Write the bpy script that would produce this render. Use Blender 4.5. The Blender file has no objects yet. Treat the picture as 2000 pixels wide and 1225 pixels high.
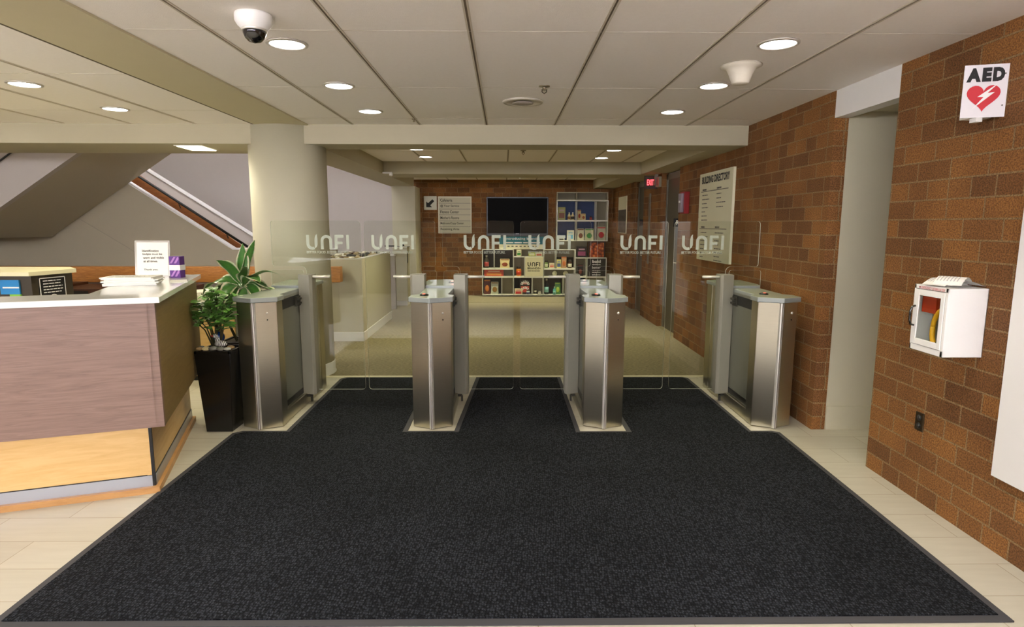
import bpy, bmesh, math, random
from math import pi, sin, cos, radians
from mathutils import Vector, Matrix
random.seed(7)
C = bpy.context.scene
COL = C.collection

# ------------------------------------------------------------------ camera
H = 1.52
cd = bpy.data.cameras.new('camera'); cam = bpy.data.objects.new('camera', cd); COL.objects.link(cam)
F = 1180.0
cd.sensor_fit = 'HORIZONTAL'; cd.sensor_width = 36.0; cd.lens = F * 36.0 / 2000.0
cd.clip_start = .02; cd.clip_end = 200
d = Vector((985 - 1000, 438 - 612.5, F)).normalized()
up = Vector((0, -1, 0)); up = (up - up.dot(d) * d).normalized()
xx = d.cross(up)
if xx.x < 0: xx = -xx
R = Matrix(((xx.x, -xx.y, -xx.z), (d.x, -d.y, -d.z), (up.x, -up.y, -up.z)))
cam.matrix_world = Matrix.Translation((0, 0, H)) @ R.to_4x4()
C.camera = cam

# ------------------------------------------------------------------ world, exposure
w = bpy.data.worlds.new('world'); C.world = w; w.use_nodes = True
bg = w.node_tree.nodes['Background']
bg.inputs[0].default_value = (.96, .93, 1.0, 1); bg.inputs[1].default_value = 9.0
C.view_settings.view_transform = 'Standard'; C.view_settings.look = 'None'
C.view_settings.gamma = 1; C.view_settings.use_curve_mapping = False
C.view_settings.exposure = 1.32
LAMP_W = 22.0            # watts of one ceiling downlight
LAMP_COL = (1.0, .93, .60)
LAMP_COOL = (1.0, .93, .86)   # whiter light for the unseen lamps added near the entrance

# ------------------------------------------------------------------ materials
def srgb(r, g, b):
    f = lambda c: (c / 255) / 12.92 if c / 255 <= .04045 else ((c / 255 + .055) / 1.055) ** 2.4
    return (f(r), f(g), f(b), 1)
_m = {}
def mat(name, col=(200, 200, 200), rough=.6, metal=0., var=.0, scale=20., bump=0., bscale=60., emit=None, estr=0., trans=0., stretch=None, spec=.5, coat=0.):
    if name in _m: return _m[name]
    m = bpy.data.materials.new(name); m.use_nodes = True; nt = m.node_tree; b = nt.nodes['Principled BSDF']
    c = srgb(*col)
    b.inputs['Base Color'].default_value = c; b.inputs['Roughness'].default_value = rough; b.inputs['Metallic'].default_value = metal
    b.inputs['Specular IOR Level'].default_value = spec; b.inputs['Coat Weight'].default_value = coat
    if trans: b.inputs['Transmission Weight'].default_value = trans
    if emit: b.inputs['Emission Color'].default_value = emit; b.inputs['Emission Strength'].default_value = estr
    tc = nt.nodes.new('ShaderNodeTexCoord'); src = tc.outputs['Object']
    if stretch:
        mp = nt.nodes.new('ShaderNodeMapping'); mp.inputs['Scale'].default_value = stretch; nt.links.new(src, mp.inputs[0]); src = mp.outputs[0]
    n = nt.nodes.new('ShaderNodeTexNoise'); n.inputs['Scale'].default_value = scale; n.inputs['Detail'].default_value = 5
    nt.links.new(src, n.inputs['Vector'])
    mx = nt.nodes.new('ShaderNodeMix'); mx.data_type = 'RGBA'; mx.inputs[6].default_value = tuple(x * (1 - var) for x in c[:3]) + (1,)
    mx.inputs[7].default_value = tuple(min(1, x * (1 + var)) for x in c[:3]) + (1,)
    nt.links.new(n.outputs['Fac'], mx.inputs[0]); nt.links.new(mx.outputs[2], b.inputs['Base Color'])
    if bump:
        n2 = nt.nodes.new('ShaderNodeTexNoise'); n2.inputs['Scale'].default_value = bscale; n2.inputs['Detail'].default_value = 4
        nt.links.new(src, n2.inputs['Vector'])
        bp = nt.nodes.new('ShaderNodeBump'); bp.inputs['Strength'].default_value = bump; bp.inputs['Distance'].default_value = .004
        nt.links.new(n2.outputs['Fac'], bp.inputs['Height']); nt.links.new(bp.outputs[0], b.inputs['Normal'])
    _m[name] = m; return m

def node_mat(name):
    m = bpy.data.materials.new(name); m.use_nodes = True; _m[name] = m
    nt = m.node_tree; return m, nt, nt.nodes['Principled BSDF'], nt.nodes.new, nt.links.new

def world_uv(nt, mode):
    """vector from world position: 'wall' -> (x+y, z), 'floor' -> (x, y)"""
    g = nt.nodes.new('ShaderNodeNewGeometry'); s = nt.nodes.new('ShaderNodeSeparateXYZ'); nt.links.new(g.outputs['Position'], s.inputs[0])
    c = nt.nodes.new('ShaderNodeCombineXYZ')
    if mode == 'wall':
        a = nt.nodes.new('ShaderNodeMath'); a.operation = 'ADD'; nt.links.new(s.outputs[0], a.inputs[0]); nt.links.new(s.outputs[1], a.inputs[1])
        nt.links.new(a.outputs[0], c.inputs[0]); nt.links.new(s.outputs[2], c.inputs[1])
    else:
        nt.links.new(s.outputs[0], c.inputs[0]); nt.links.new(s.outputs[1], c.inputs[1])
    return c.outputs[0], g.outputs['Position']

def brick_mat():
    m, nt, b, N, L = node_mat('brown_brick')
    v, pos = world_uv(nt, 'wall')
    mp = N('ShaderNodeMapping'); mp.inputs['Location'].default_value = (.04, .003, 0); L(v, mp.inputs[0])
    br = N('ShaderNodeTexBrick'); br.offset = .5; br.squash = .62; br.squash_frequency = 4
    br.inputs['Scale'].default_value = 1; br.inputs['Brick Width'].default_value = .25; br.inputs['Row Height'].default_value = .1035
    br.inputs['Mortar Size'].default_value = .0052; br.inputs['Mortar Smooth'].default_value = .25; br.inputs['Bias'].default_value = 0
    br.inputs['Color1'].default_value = srgb(152, 104, 57); br.inputs['Color2'].default_value = srgb(116, 79, 47); br.inputs['Mortar'].default_value = srgb(148, 121, 86)
    L(mp.outputs[0], br.inputs['Vector'])
    n = N('ShaderNodeTexNoise'); n.inputs['Scale'].default_value = 2.6; n.inputs['Detail'].default_value = 3; L(pos, n.inputs['Vector'])
    n2 = N('ShaderNodeTexNoise'); n2.inputs['Scale'].default_value = 130; n2.inputs['Detail'].default_value = 4; L(pos, n2.inputs['Vector'])
    hs = N('ShaderNodeMix'); hs.data_type = 'RGBA'; hs.blend_type = 'MULTIPLY'; hs.inputs[0].default_value = 1
    rp = N('ShaderNodeValToRGB'); rp.color_ramp.elements[0].position = .3; rp.color_ramp.elements[0].color = (.82, .80, .80, 1)
    rp.color_ramp.elements[1].position = .7; rp.color_ramp.elements[1].color = (1.12, 1.12, 1.08, 1)
    L(n.outputs['Fac'], rp.inputs[0]); L(br.outputs['Color'], hs.inputs[6]); L(rp.outputs[0], hs.inputs[7])
    h2 = N('ShaderNodeMix'); h2.data_type = 'RGBA'; h2.blend_type = 'MULTIPLY'; h2.inputs[0].default_value = .75
    r2 = N('ShaderNodeValToRGB'); r2.color_ramp.elements[0].position = .38; r2.color_ramp.elements[0].color = (.48, .46, .46, 1)
    r2.color_ramp.elements[1].position = .62; r2.color_ramp.elements[1].color = (1.42, 1.42, 1.4, 1)
    L(n2.outputs['Fac'], r2.inputs[0]); L(hs.outputs[2], h2.inputs[6]); L(r2.outputs[0], h2.inputs[7])
    L(h2.outputs[2], b.inputs['Base Color'])
    b.inputs['Roughness'].default_value = .72; b.inputs['Specular IOR Level'].default_value = .25
    a = N('ShaderNodeMath'); a.operation = 'MULTIPLY_ADD'; a.inputs[1].default_value = -2.4; L(br.outputs['Fac'], a.inputs[0]); L(n2.outputs['Fac'], a.inputs[2])
    bp = N('ShaderNodeBump'); bp.inputs['Strength'].default_value = .7; bp.inputs['Distance'].default_value = .010
    L(a.outputs[0], bp.inputs['Height']); L(bp.outputs[0], b.inputs['Normal'])
    return m

def tile_mat():
    m, nt, b, N, L = node_mat('beige_floor_tile')
    v, pos = world_uv(nt, 'floor')
    mp = N('ShaderNodeMapping'); mp.inputs['Location'].default_value = (.47, .0855, 0); L(v, mp.inputs[0])
    br = N('ShaderNodeTexBrick'); br.offset = .5; br.inputs['Scale'].default_value = 1
    br.inputs['Brick Width'].default_value = .6; br.inputs['Row Height'].default_value = .2365
    br.inputs['Mortar Size'].default_value = .0022; br.inputs['Mortar Smooth'].default_value = .2
    br.inputs['Color1'].default_value = srgb(190, 186, 170); br.inputs['Color2'].default_value = srgb(183, 179, 163); br.inputs['Mortar'].default_value = srgb(150, 138, 116)
    L(mp.outputs[0], br.inputs['Vector'])
    mp2 = N('ShaderNodeMapping'); mp2.inputs['Scale'].default_value = (1.2, 9, 1); L(v, mp2.inputs[0])
    n = N('ShaderNodeTexNoise'); n.inputs['Scale'].default_value = 3; n.inputs['Detail'].default_value = 5; L(mp2.outputs[0], n.inputs['Vector'])
    mx = N('ShaderNodeMix'); mx.data_type = 'RGBA'; mx.blend_type = 'MULTIPLY'; mx.inputs[0].default_value = 1
    rp = N('ShaderNodeValToRGB'); rp.color_ramp.elements[0].color = (.88, .86, .84, 1); rp.color_ramp.elements[1].color = (1.08, 1.08, 1.08, 1)
    L(n.outputs['Fac'], rp.inputs[0]); L(br.outputs['Color'], mx.inputs[6]); L(rp.outputs[0], mx.inputs[7]); L(mx.outputs[2], b.inputs['Base Color'])
    b.inputs['Roughness'].default_value = .38
    bp = N('ShaderNodeBump'); bp.inputs['Strength'].default_value = .25; bp.inputs['Distance'].default_value = .003; bp.invert = True
    L(br.outputs['Fac'], bp.inputs['Height']); L(bp.outputs[0], b.inputs['Normal'])
    return m

def carpet_mat(name, col, var, sc=90):
    m, nt, b, N, L = node_mat(name)
    v, pos = world_uv(nt, 'floor')
    mp = N('ShaderNodeMapping'); mp.inputs['Scale'].default_value = (.35, 1.6, 1); L(v, mp.inputs[0])
    n = N('ShaderNodeTexNoise'); n.inputs['Scale'].default_value = sc; n.inputs['Detail'].default_value = 3; L(mp.outputs[0], n.inputs['Vector'])
    rp = N('ShaderNodeValToRGB'); c = srgb(*col)
    rp.color_ramp.elements[0].position = .36; rp.color_ramp.elements[0].color = tuple(x * (1 - var) for x in c[:3]) + (1,)
    rp.color_ramp.elements[1].position = .66; rp.color_ramp.elements[1].color = tuple(x * (1 + var) for x in c[:3]) + (1,)
    L(n.outputs['Fac'], rp.inputs[0]); L(rp.outputs[0], b.inputs['Base Color']); b.inputs['Roughness'].default_value = .95
    b.inputs['Specular IOR Level'].default_value = .1
    bp = N('ShaderNodeBump'); bp.inputs['Strength'].default_value = .5; bp.inputs['Distance'].default_value = .004
    L(n.outputs['Fac'], bp.inputs['Height']); L(bp.outputs[0], b.inputs['Normal'])
    return m

def mat_pile():
    m, nt, b, N, L = node_mat('charcoal_ribbed_pile')
    v, pos = world_uv(nt, 'floor')
    # woven herringbone rib: two crossed waves plus fibre noise
    wv = N('ShaderNodeTexVoronoi'); wv.inputs['Scale'].default_value = 1; wv.inputs['Randomness'].default_value = .55
    mp = N('ShaderNodeMapping'); mp.inputs['Scale'].default_value = (85, 62, 1); mp.inputs['Rotation'].default_value = (0, 0, .12); L(v, mp.inputs[0]); L(mp.outputs[0], wv.inputs['Vector'])
    n = N('ShaderNodeTexNoise'); n.inputs['Scale'].default_value = 260; n.inputs['Detail'].default_value = 2; L(pos, n.inputs['Vector'])
    n3 = N('ShaderNodeTexNoise'); n3.inputs['Scale'].default_value = 1.4; n3.inputs['Detail'].default_value = 3; L(pos, n3.inputs['Vector'])
    rp = N('ShaderNodeValToRGB'); e = rp.color_ramp.elements
    e[0].position = .1; e[0].color = srgb(50, 53, 58); e[1].position = .62; e[1].color = srgb(14, 15, 18)
    L(wv.outputs['Distance'], rp.inputs[0])
    r2 = N('ShaderNodeValToRGB'); r2.color_ramp.elements[0].position = .5; r2.color_ramp.elements[0].color = (.7, .7, .72, 1)
    r2.color_ramp.elements[1].position = .74; r2.color_ramp.elements[1].color = (4.0, 4.0, 4.0, 1); L(n.outputs['Fac'], r2.inputs[0])
    mx = N('ShaderNodeMix'); mx.data_type = 'RGBA'; mx.blend_type = 'MULTIPLY'; mx.inputs[0].default_value = 1; L(rp.outputs[0], mx.inputs[6]); L(r2.outputs[0], mx.inputs[7])
    r3 = N('ShaderNodeValToRGB'); r3.color_ramp.elements[0].position = .3; r3.color_ramp.elements[0].color = (.82, .82, .8, 1); r3.color_ramp.elements[1].position = .7; r3.color_ramp.elements[1].color = (1.15, 1.15, 1.15, 1); L(n3.outputs['Fac'], r3.inputs[0])
    m2 = N('ShaderNodeMix'); m2.data_type = 'RGBA'; m2.blend_type = 'MULTIPLY'; m2.inputs[0].default_value = 1; L(mx.outputs[2], m2.inputs[6]); L(r3.outputs[0], m2.inputs[7])
    L(m2.outputs[2], b.inputs['Base Color']); b.inputs['Roughness'].default_value = .95; b.inputs['Specular IOR Level'].default_value = .12
    bp = N('ShaderNodeBump'); bp.inputs['Strength'].default_value = .8; bp.inputs['Distance'].default_value = .005; bp.invert = True
    L(wv.outputs['Distance'], bp.inputs['Height']); L(bp.outputs[0], b.inputs['Normal'])
    return m

def wood_mat(name, c1, c2, stretch, scale=6, rough=.45, dist=3.):
    m, nt, b, N, L = node_mat(name)
    tc = N('ShaderNodeTexCoord'); mp = N('ShaderNodeMapping'); mp.inputs['Scale'].default_value = stretch; L(tc.outputs['Object'], mp.inputs[0])
    n = N('ShaderNodeTexNoise'); n.inputs['Scale'].default_value = scale; n.inputs['Detail'].default_value = 7; n.inputs['Roughness'].default_value = .65
    n.inputs['Distortion'].default_value = dist; L(mp.outputs[0], n.inputs['Vector'])
    rp = N('ShaderNodeValToRGB'); rp.color_ramp.elements[0].position = .3; rp.color_ramp.elements[0].color = srgb(*c1)
    rp.color_ramp.elements[1].position = .62; rp.color_ramp.elements[1].color = srgb(*c2)
    L(n.outputs['Fac'], rp.inputs[0]); L(rp.outputs[0], b.inputs['Base Color']); b.inputs['Roughness'].default_value = rough
    return m

def steel_mat():
    m, nt, b, N, L = node_mat('brushed_steel')
    tc = N('ShaderNodeTexCoord'); mp = N('ShaderNodeMapping'); mp.inputs['Scale'].default_value = (1, 1, 260); L(tc.outputs['Object'], mp.inputs[0])
    n = N('ShaderNodeTexNoise'); n.inputs['Scale'].default_value = 6; n.inputs['Detail'].default_value = 3; L(mp.outputs[0], n.inputs['Vector'])
    rp = N('ShaderNodeValToRGB'); rp.color_ramp.elements[0].color = srgb(184, 178, 158); rp.color_ramp.elements[1].color = srgb(208, 202, 182)
    L(n.outputs['Fac'], rp.inputs[0]); L(rp.outputs[0], b.inputs['Base Color'])
    b.inputs['Metallic'].default_value = 1; b.inputs['Roughness'].default_value = .3
    b.inputs['Anisotropic'].default_value = .6
    return m

def glass_mat():
    m, nt, b, N, L = node_mat('clear_glass')
    nt.nodes.remove(b)
    o = nt.nodes['Material Output']
    t = N('ShaderNodeBsdfTransparent'); t.inputs[0].default_value = (.955, .975, .95, 1)
    g = N('ShaderNodeBsdfGlossy'); g.inputs['Roughness'].default_value = .01; g.inputs['Color'].default_value = (1, 1, 1, 1)
    ge = N('ShaderNodeNewGeometry'); dt = N('ShaderNodeVectorMath'); dt.operation = 'DOT_PRODUCT'; L(ge.outputs['Incoming'], dt.inputs[0]); L(ge.outputs['Normal'], dt.inputs[1])
    ab = N('ShaderNodeMath'); ab.operation = 'ABSOLUTE'; L(dt.outputs['Value'], ab.inputs[0])
    om = N('ShaderNodeMath'); om.operation = 'SUBTRACT'; om.inputs[0].default_value = 1; L(ab.outputs[0], om.inputs[1])
    pw = N('ShaderNodeMath'); pw.operation = 'POWER'; pw.inputs[1].default_value = 5; L(om.outputs[0], pw.inputs[0])
    fr = N('ShaderNodeMath'); fr.operation = 'MULTIPLY_ADD'; fr.inputs[1].default_value = .965; fr.inputs[2].default_value = .035; L(pw.outputs[0], fr.inputs[0])
    mx = N('ShaderNodeMixShader'); L(fr.outputs[0], mx.inputs[0]); L(t.outputs[0], mx.inputs[1]); L(g.outputs[0], mx.inputs[2]); L(mx.outputs[0], o.inputs[0])
    return m

def frost_mat():
    m, nt, b, N, L = node_mat('frosted_vinyl')
    o = nt.nodes['Material Output']; b.inputs['Base Color'].default_value = srgb(188, 196, 176); b.inputs['Roughness'].default_value = .7
    t = N('ShaderNodeBsdfTransparent'); mx = N('ShaderNodeMixShader'); mx.inputs[0].default_value = .82
    L(t.outputs[0], mx.inputs[1]); L(b.outputs[0], mx.inputs[2]); L(mx.outputs[0], o.inputs[0]); return m

def leaf_mat(name, c1, c2, edge):
    """variegated leaf: the margin colour follows the leaf's own UV across its width"""
    m, nt, b, N, L = node_mat(name)
    uv = N('ShaderNodeUVMap'); s = N('ShaderNodeSeparateXYZ'); L(uv.outputs[0], s.inputs[0])
    rp = N('ShaderNodeValToRGB'); e = rp.color_ramp.elements
    e[0].position = 0; e[0].color = srgb(*c2); e[1].position = .72; e[1].color = srgb(*c1)
    x = e.new(.84); x.color = srgb(*edge)
    L(s.outputs[0], rp.inputs[0])
    n = N('ShaderNodeTexNoise'); n.inputs['Scale'].default_value = 30
    mx = N('ShaderNodeMix'); mx.data_type = 'RGBA'; mx.blend_type = 'MULTIPLY'; mx.inputs[0].default_value = .5
    L(rp.outputs[0], mx.inputs[6]); L(n.outputs['Color'], mx.inputs[7]); L(mx.outputs[2], b.inputs['Base Color'])
    b.inputs['Roughness'].default_value = .35; return m

BRICK = brick_mat(); TILE = tile_mat(); PILE = mat_pile()
CARPET = carpet_mat('grey_beige_carpet', (142, 132, 106), .28)
CARPET2 = carpet_mat('olive_walk_off_carpet', (136, 126, 98), .36)
CEIL = mat('ceiling_tile', (244, 238, 232), .9, var=.03, scale=40, bump=.25, bscale=180)
BEAM = mat('drywall_beige', (180, 172, 146), .75, var=.02, scale=8)
BANDM = mat('drywall_band', (200, 190, 158), .75, var=.02, scale=8)
WHITEW = mat('painted_wall', (198, 192, 166), .7, var=.02, scale=8, bump=.08, bscale=150)
GREYW = mat('stair_wall_paint', (188, 180, 172), .8, var=.02, scale=6, bump=.05)
STAIRG = mat('stair_side_paint', (184, 174, 150), .8, var=.02, scale=6)
NICHEB = mat('niche_base', (196, 190, 164), .6, var=.03)
LINE = mat('shadow_groove', (96, 86, 66), .8)
STEEL = steel_mat(); GLASS = glass_mat(); FROST = frost_mat()
CHROME = mat('polished_strip', (226, 222, 212), .28, .55)
GREYP = mat('grey_powder_coat', (150, 147, 132), .42, .25, var=.02)
LID = mat('lid_grey', (158, 168, 152), .26, .1, var=.02, coat=.15)
LIDE = mat('lid_edge_grey', (150, 156, 152), .35, .2)
BLACK = mat('black_plastic', (22, 22, 22), .4)
DARK = mat('dark_rubber', (58, 58, 61), .7, var=.1)
WHITE = mat('white_paint', (236, 234, 230), .4, var=.01)
WHITEG = mat('white_gloss', (238, 236, 226), .15, var=.01, coat=.3)
EDGE = mat('glass_edge', (232, 238, 222), .3, var=0)
TAUPE = wood_mat('taupe_wood_laminate', (120, 95, 84), (143, 116, 103), (.8, .8, 14), 4, .42, 1.5)
MAPLE = wood_mat('maple_laminate', (214, 172, 106), (226, 188, 126), (1, 1, 9), 4, .4, .8)
OAKR = wood_mat('oak_rail', (156, 94, 38), (204, 138, 64), (.8, 3, 9), 5, .35, 2.5)
OAKT = wood_mat('oak_trim', (178, 130, 78), (196, 148, 92), (1, 1, 6), 5, .4, 1)
DWOOD = wood_mat('dark_walnut', (58, 30, 16), (84, 46, 24), (1, 2, 8), 5, .4, 1)
KICK = mat('silver_kick', (176, 180, 188), .3, .6)
QUARTZ = mat('white_quartz', (238, 238, 232), .12, var=.02, scale=12, coat=.4)
DESKD = mat('dark_desk_panel', (58, 50, 36), .5)
CREAM = mat('cream_top', (222, 214, 176), .35)
PAPER = mat('paper', (240, 238, 230), .8, var=.03)
POTB = mat('black_glazed_pot', (18, 18, 19), .25, var=.2, scale=8)
POTD = mat('dark_brown_pot', (30, 24, 20), .5, var=.2)
SOIL = mat('soil', (48, 36, 26), .9, var=.3, bump=.6)
STEMM = mat('stem', (66, 62, 34), .7)
LEAF1 = leaf_mat('rubber_leaf', (104, 168, 64), (126, 190, 80), (170, 208, 130))
LEAF2 = leaf_mat('variegated_leaf', (74, 130, 54), (90, 148, 64), (240, 242, 200))
DOORM = mat('door_grey', (92, 88, 74), .5, .2); FRAMEM = mat('door_frame_grey', (128, 126, 116), .5, .3)
RED = mat('alarm_red', (150, 22, 28), .4); REDS = mat('sign_red', (200, 30, 44), .45)
INK = mat('ink_black', (16, 16, 16), .6); INKG = mat('ink_grey', (92, 90, 84), .7)
SHELFW = mat('shelf_white', (240, 238, 224), .4); SHELFG = mat('shelf_grey_back', (134, 126, 104), .6); SHELFD = mat('shelf_dark_back', (40, 36, 30), .6)
SHELFB = mat('shelf_blue_back', (14, 46, 96), .5)
SCREEN = mat('tv_screen', (4, 4, 5), .5, spec=.08)
def col(name, c, rough=.45, var=.08, scale=18): return mat('c_' + name, c, rough, var=var, scale=scale)

# ------------------------------------------------------------------ mesh builder
class MB:
    def __init__(s): s.v = []; s.f = []; s.m = []; s.sm = []; s.uv = {}
    def add(s, vs, fs, mi=0, smooth=False):
        o = len(s.v); s.v += [tuple(v) for v in vs]
        for f in fs: s.f.append([o + i for i in f]); s.m.append(mi); s.sm.append(smooth)
        return o
    def box(s, x0, x1, y0, y1, z0, z1, mi=0, T=None):
        vs = [Vector((x, y, z)) for x in (x0, x1) for y in (y0, y1) for z in (z0, z1)]
        if T: vs = [T @ v for v in vs]
        s.add(vs, [(0, 1, 3, 2), (4, 6, 7, 5), (0, 4, 5, 1), (2, 3, 7, 6), (0, 2, 6, 4), (1, 5, 7, 3)], mi); return s
    def prism(s, poly, a, b, axis='z', mi=0, side_mi=None, T=None, taper=None):
        """extrude a 2-D polygon: axis z -> (x,y), axis y -> (x,z), axis x -> (y,z)"""
        n = len(poly)
        def P(p, t):
            if axis == 'z': return Vector((p[0], p[1], t))
            if axis == 'y': return Vector((p[0], t, p[1]))
            return Vector((t, p[0], p[1]))
        top = taper if taper else poly
        vs = [P(p, a) for p in poly] + [P(p, b) for p in top]
        if T: vs = [T @ v for v in vs]
        s.add(vs, [tuple(range(n))[::-1], tuple(range(n, 2 * n))], mi)
        o = len(s.v) - 2 * n
        for i in range(n):
            j = (i + 1) % n; s.f.append([o + i, o + j, o + n + j, o + n + i]); s.m.append(mi if side_mi is None else side_mi); s.sm.append(False)
        return s
    def lathe(s, prof, c, n=24, mi=0, axis='z', smooth=True):
        """prof: list of (r, h) from one end to the other"""
        c = Vector(c); vs = []
        for r, h in prof:
            for k in range(n):
                a = 2 * pi * k / n; x, y = r * cos(a), r * sin(a)
                vs.append(c + (Vector((x, y, h)) if axis == 'z' else Vector((x, h, y)) if axis == 'y' else Vector((h, x, y))))
        fs = []
        for i in range(len(prof) - 1):
            for k in range(n):
                j = (k + 1) % n; fs.append((i * n + k, i * n + j, (i + 1) * n + j, (i + 1) * n + k))
        s.add(vs, fs, mi, smooth)
        o = len(s.v) - len(vs)
        for e in (0, len(prof) - 1):
            if prof[e][0] > 1e-5: s.f.append([o + e * n + k for k in range(n)]); s.m.append(mi); s.sm.append(False)
        return s
    def tube(s, pts, r, n=10, mi=0):
        pts = [Vector(p) for p in pts]; rings = []
        rr = r if isinstance(r, (list, tuple)) else [r] * len(pts)
        vs = []
        for i, p in enumerate(pts):
            t = (pts[min(i + 1, len(pts) - 1)] - pts[max(i - 1, 0)]).normalized()
            a = t.orthogonal().normalized() if i == 0 else (a0 - a0.dot(t) * t).normalized()
            a0 = a; b = t.cross(a)
            for k in range(n):
                q = 2 * pi * k / n; vs.append(p + (a * cos(q) + b * sin(q)) * rr[i])
        fs = [(i * n + k, i * n + (k + 1) % n, (i + 1) * n + (k + 1) % n, (i + 1) * n + k) for i in range(len(pts) - 1) for k in range(n)]
        fs += [tuple(range(n))[::-1], tuple((len(pts) - 1) * n + k for k in range(n))]
        s.add(vs, fs, mi, True); return s
    def ball(s, c, rx, ry, rz, n=12, mi=0, jit=0.):
        c = Vector(c); vs = [c + Vector((0, 0, -rz))]; m = n // 2
        for i in range(1, m):
            a = -pi / 2 + pi * i / m
            for k in range(n):
                b = 2 * pi * k / n; j = 1 + random.uniform(-jit, jit)
                vs.append(c + Vector((rx * cos(a) * cos(b) * j, ry * cos(a) * sin(b) * j, rz * sin(a) * j)))
        vs.append(c + Vector((0, 0, rz))); L = len(vs) - 1; fs = []
        for k in range(n):
            j = (k + 1) % n; fs.append((0, 1 + j, 1 + k)); fs.append((L, L - n + k, L - n + j))
            for i in range(m - 2): fs.append((1 + i * n + k, 1 + i * n + j, 1 + (i + 1) * n + j, 1 + (i + 1) * n + k))
        s.add(vs, fs, mi, True); return s
    def build(s, name, mats, parent=None, bevel=0, seg=2):
        if not isinstance(mats, (list, tuple)): mats = [mats]
        vs = [Vector(v) for v in s.v]
        loc = None
        if parent:
            root = parent
            while root.parent: root = root.parent
            if root.type == 'EMPTY': Mi = root.matrix_basis.inverted()
            else: Mi = Matrix.Translation(-root.location)
            vs = [Mi @ v for v in vs]
        else:
            mn = [min(v[i] for v in vs) for i in range(3)]; mx = [max(v[i] for v in vs) for i in range(3)]
            loc = Vector(((mn[0] + mx[0]) / 2, (mn[1] + mx[1]) / 2, mn[2])); vs = [v - loc for v in vs]
        me = bpy.data.meshes.new(name); me.from_pydata(vs, [], s.f)
        for m in mats: me.materials.append(m)
        for p, mi, sm in zip(me.polygons, s.m, s.sm): p.material_index = mi; p.use_smooth = sm
        if s.uv:
            ul = me.uv_layers.new(name='UVMap')
            for lp in me.loops: ul.data[lp.index].uv = s.uv.get(lp.vertex_index, (0, 0))
        me.update()
        bm = bmesh.new(); bm.from_mesh(me); bmesh.ops.recalc_face_normals(bm, faces=bm.faces); bm.to_mesh(me); bm.free()
        o = bpy.data.objects.new(name, me); COL.objects.link(o)
        if loc is not None: o.location = loc
        if parent: o.parent = parent
        if bevel:
            bv = o.modifiers.new('bevel', 'BEVEL'); bv.width = bevel; bv.segments = seg; bv.limit_method = 'ANGLE'; bv.angle_limit = radians(40)
        return o

def tag(o, label, cat, group=None, kind=None):
    o['label'] = label; o['category'] = cat
    if group: o['group'] = group
    if kind: o['kind'] = kind
    return o
def thing(name, label, cat, loc=(0, 0, 0), rz=0, group=None):
    o = bpy.data.objects.new(name, None); COL.objects.link(o); o.location = loc; o.rotation_euler = (0, 0, rz); o.empty_display_size = .1
    o.matrix_basis = Matrix.Translation(loc) @ Matrix.Rotation(rz, 4, 'Z')
    return tag(o, label, cat, group)
def struct(mb, name, mats, bevel=0):
    o = mb.build(name, mats, None, bevel); o['kind'] = 'structure'; return o

def text_mesh(txt, wid, hei, bold=0.):
    """letters as (verts, faces) with lower-left corner at 0,0 fitted to wid x hei (either may be None)"""
    cu = bpy.data.curves.new('t', 'FONT'); cu.body = txt; cu.size = 1; cu.offset = bold; cu.fill_mode = 'BOTH' if hasattr(cu, 'fill_mode') else cu.fill_mode
    cu.resolution_u = 3
    o = bpy.data.objects.new('t', cu); COL.objects.link(o)
    dg = bpy.context.evaluated_depsgraph_get(); me = bpy.data.meshes.new_from_object(o.evaluated_get(dg))
    vs = [v.co.copy() for v in me.vertices]; fs = [tuple(p.vertices) for p in me.polygons]
    bpy.data.objects.remove(o); bpy.data.curves.remove(cu); bpy.data.meshes.remove(me)
    x0 = min(v.x for v in vs); x1 = max(v.x for v in vs); y0 = min(v.y for v in vs); y1 = max(v.y for v in vs)
    sy = hei / (y1 - y0) if hei else wid / (x1 - x0); sx = wid / (x1 - x0) if wid else sy
    return [((v.x - x0) * sx, (v.y - y0) * sy) for v in vs], fs
def put_text(mb, txt, org, ux, uz, wid=None, hei=None, bold=0., mi=0, off=0.):
    """org: lower-left corner, ux: reading direction, uz: letter up direction"""
    vs, fs = text_mesh(txt, wid, hei, bold); org = Vector(org); ux = Vector(ux); uz = Vector(uz); n = ux.cross(uz)
    mb.add([org + ux * x + uz * y + n * off for x, y in vs], fs, mi)
def stroke(mb, org, ux, uz, pts, wdt, mi=0, closed=False):
    """thick 2-D polyline laid in the plane (ux, uz)"""
    org = Vector(org); ux = Vector(ux); uz = Vector(uz); L = []; Rr = []
    for i, p in enumerate(pts):
        a = Vector(pts[max(i - 1, 0)]); b = Vector(pts[min(i + 1, len(pts) - 1)]); t = (b - a).normalized(); nn = Vector((-t.y, t.x)) * wdt / 2
        q = Vector(p); L.append(q + nn); Rr.append(q - nn)
    n = len(pts); vs = [org + ux * q.x + uz * q.y for q in L + Rr]
    mb.add(vs, [(i, i + 1, n + i + 1, n + i) for i in range(n - 1)], mi)
def flat(mb, org, ux, uz, poly, mi=0):
    org = Vector(org); ux = Vector(ux); uz = Vector(uz); mb.add([org + ux * p[0] + uz * p[1] for p in poly], [tuple(range(len(poly)))], mi)
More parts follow.
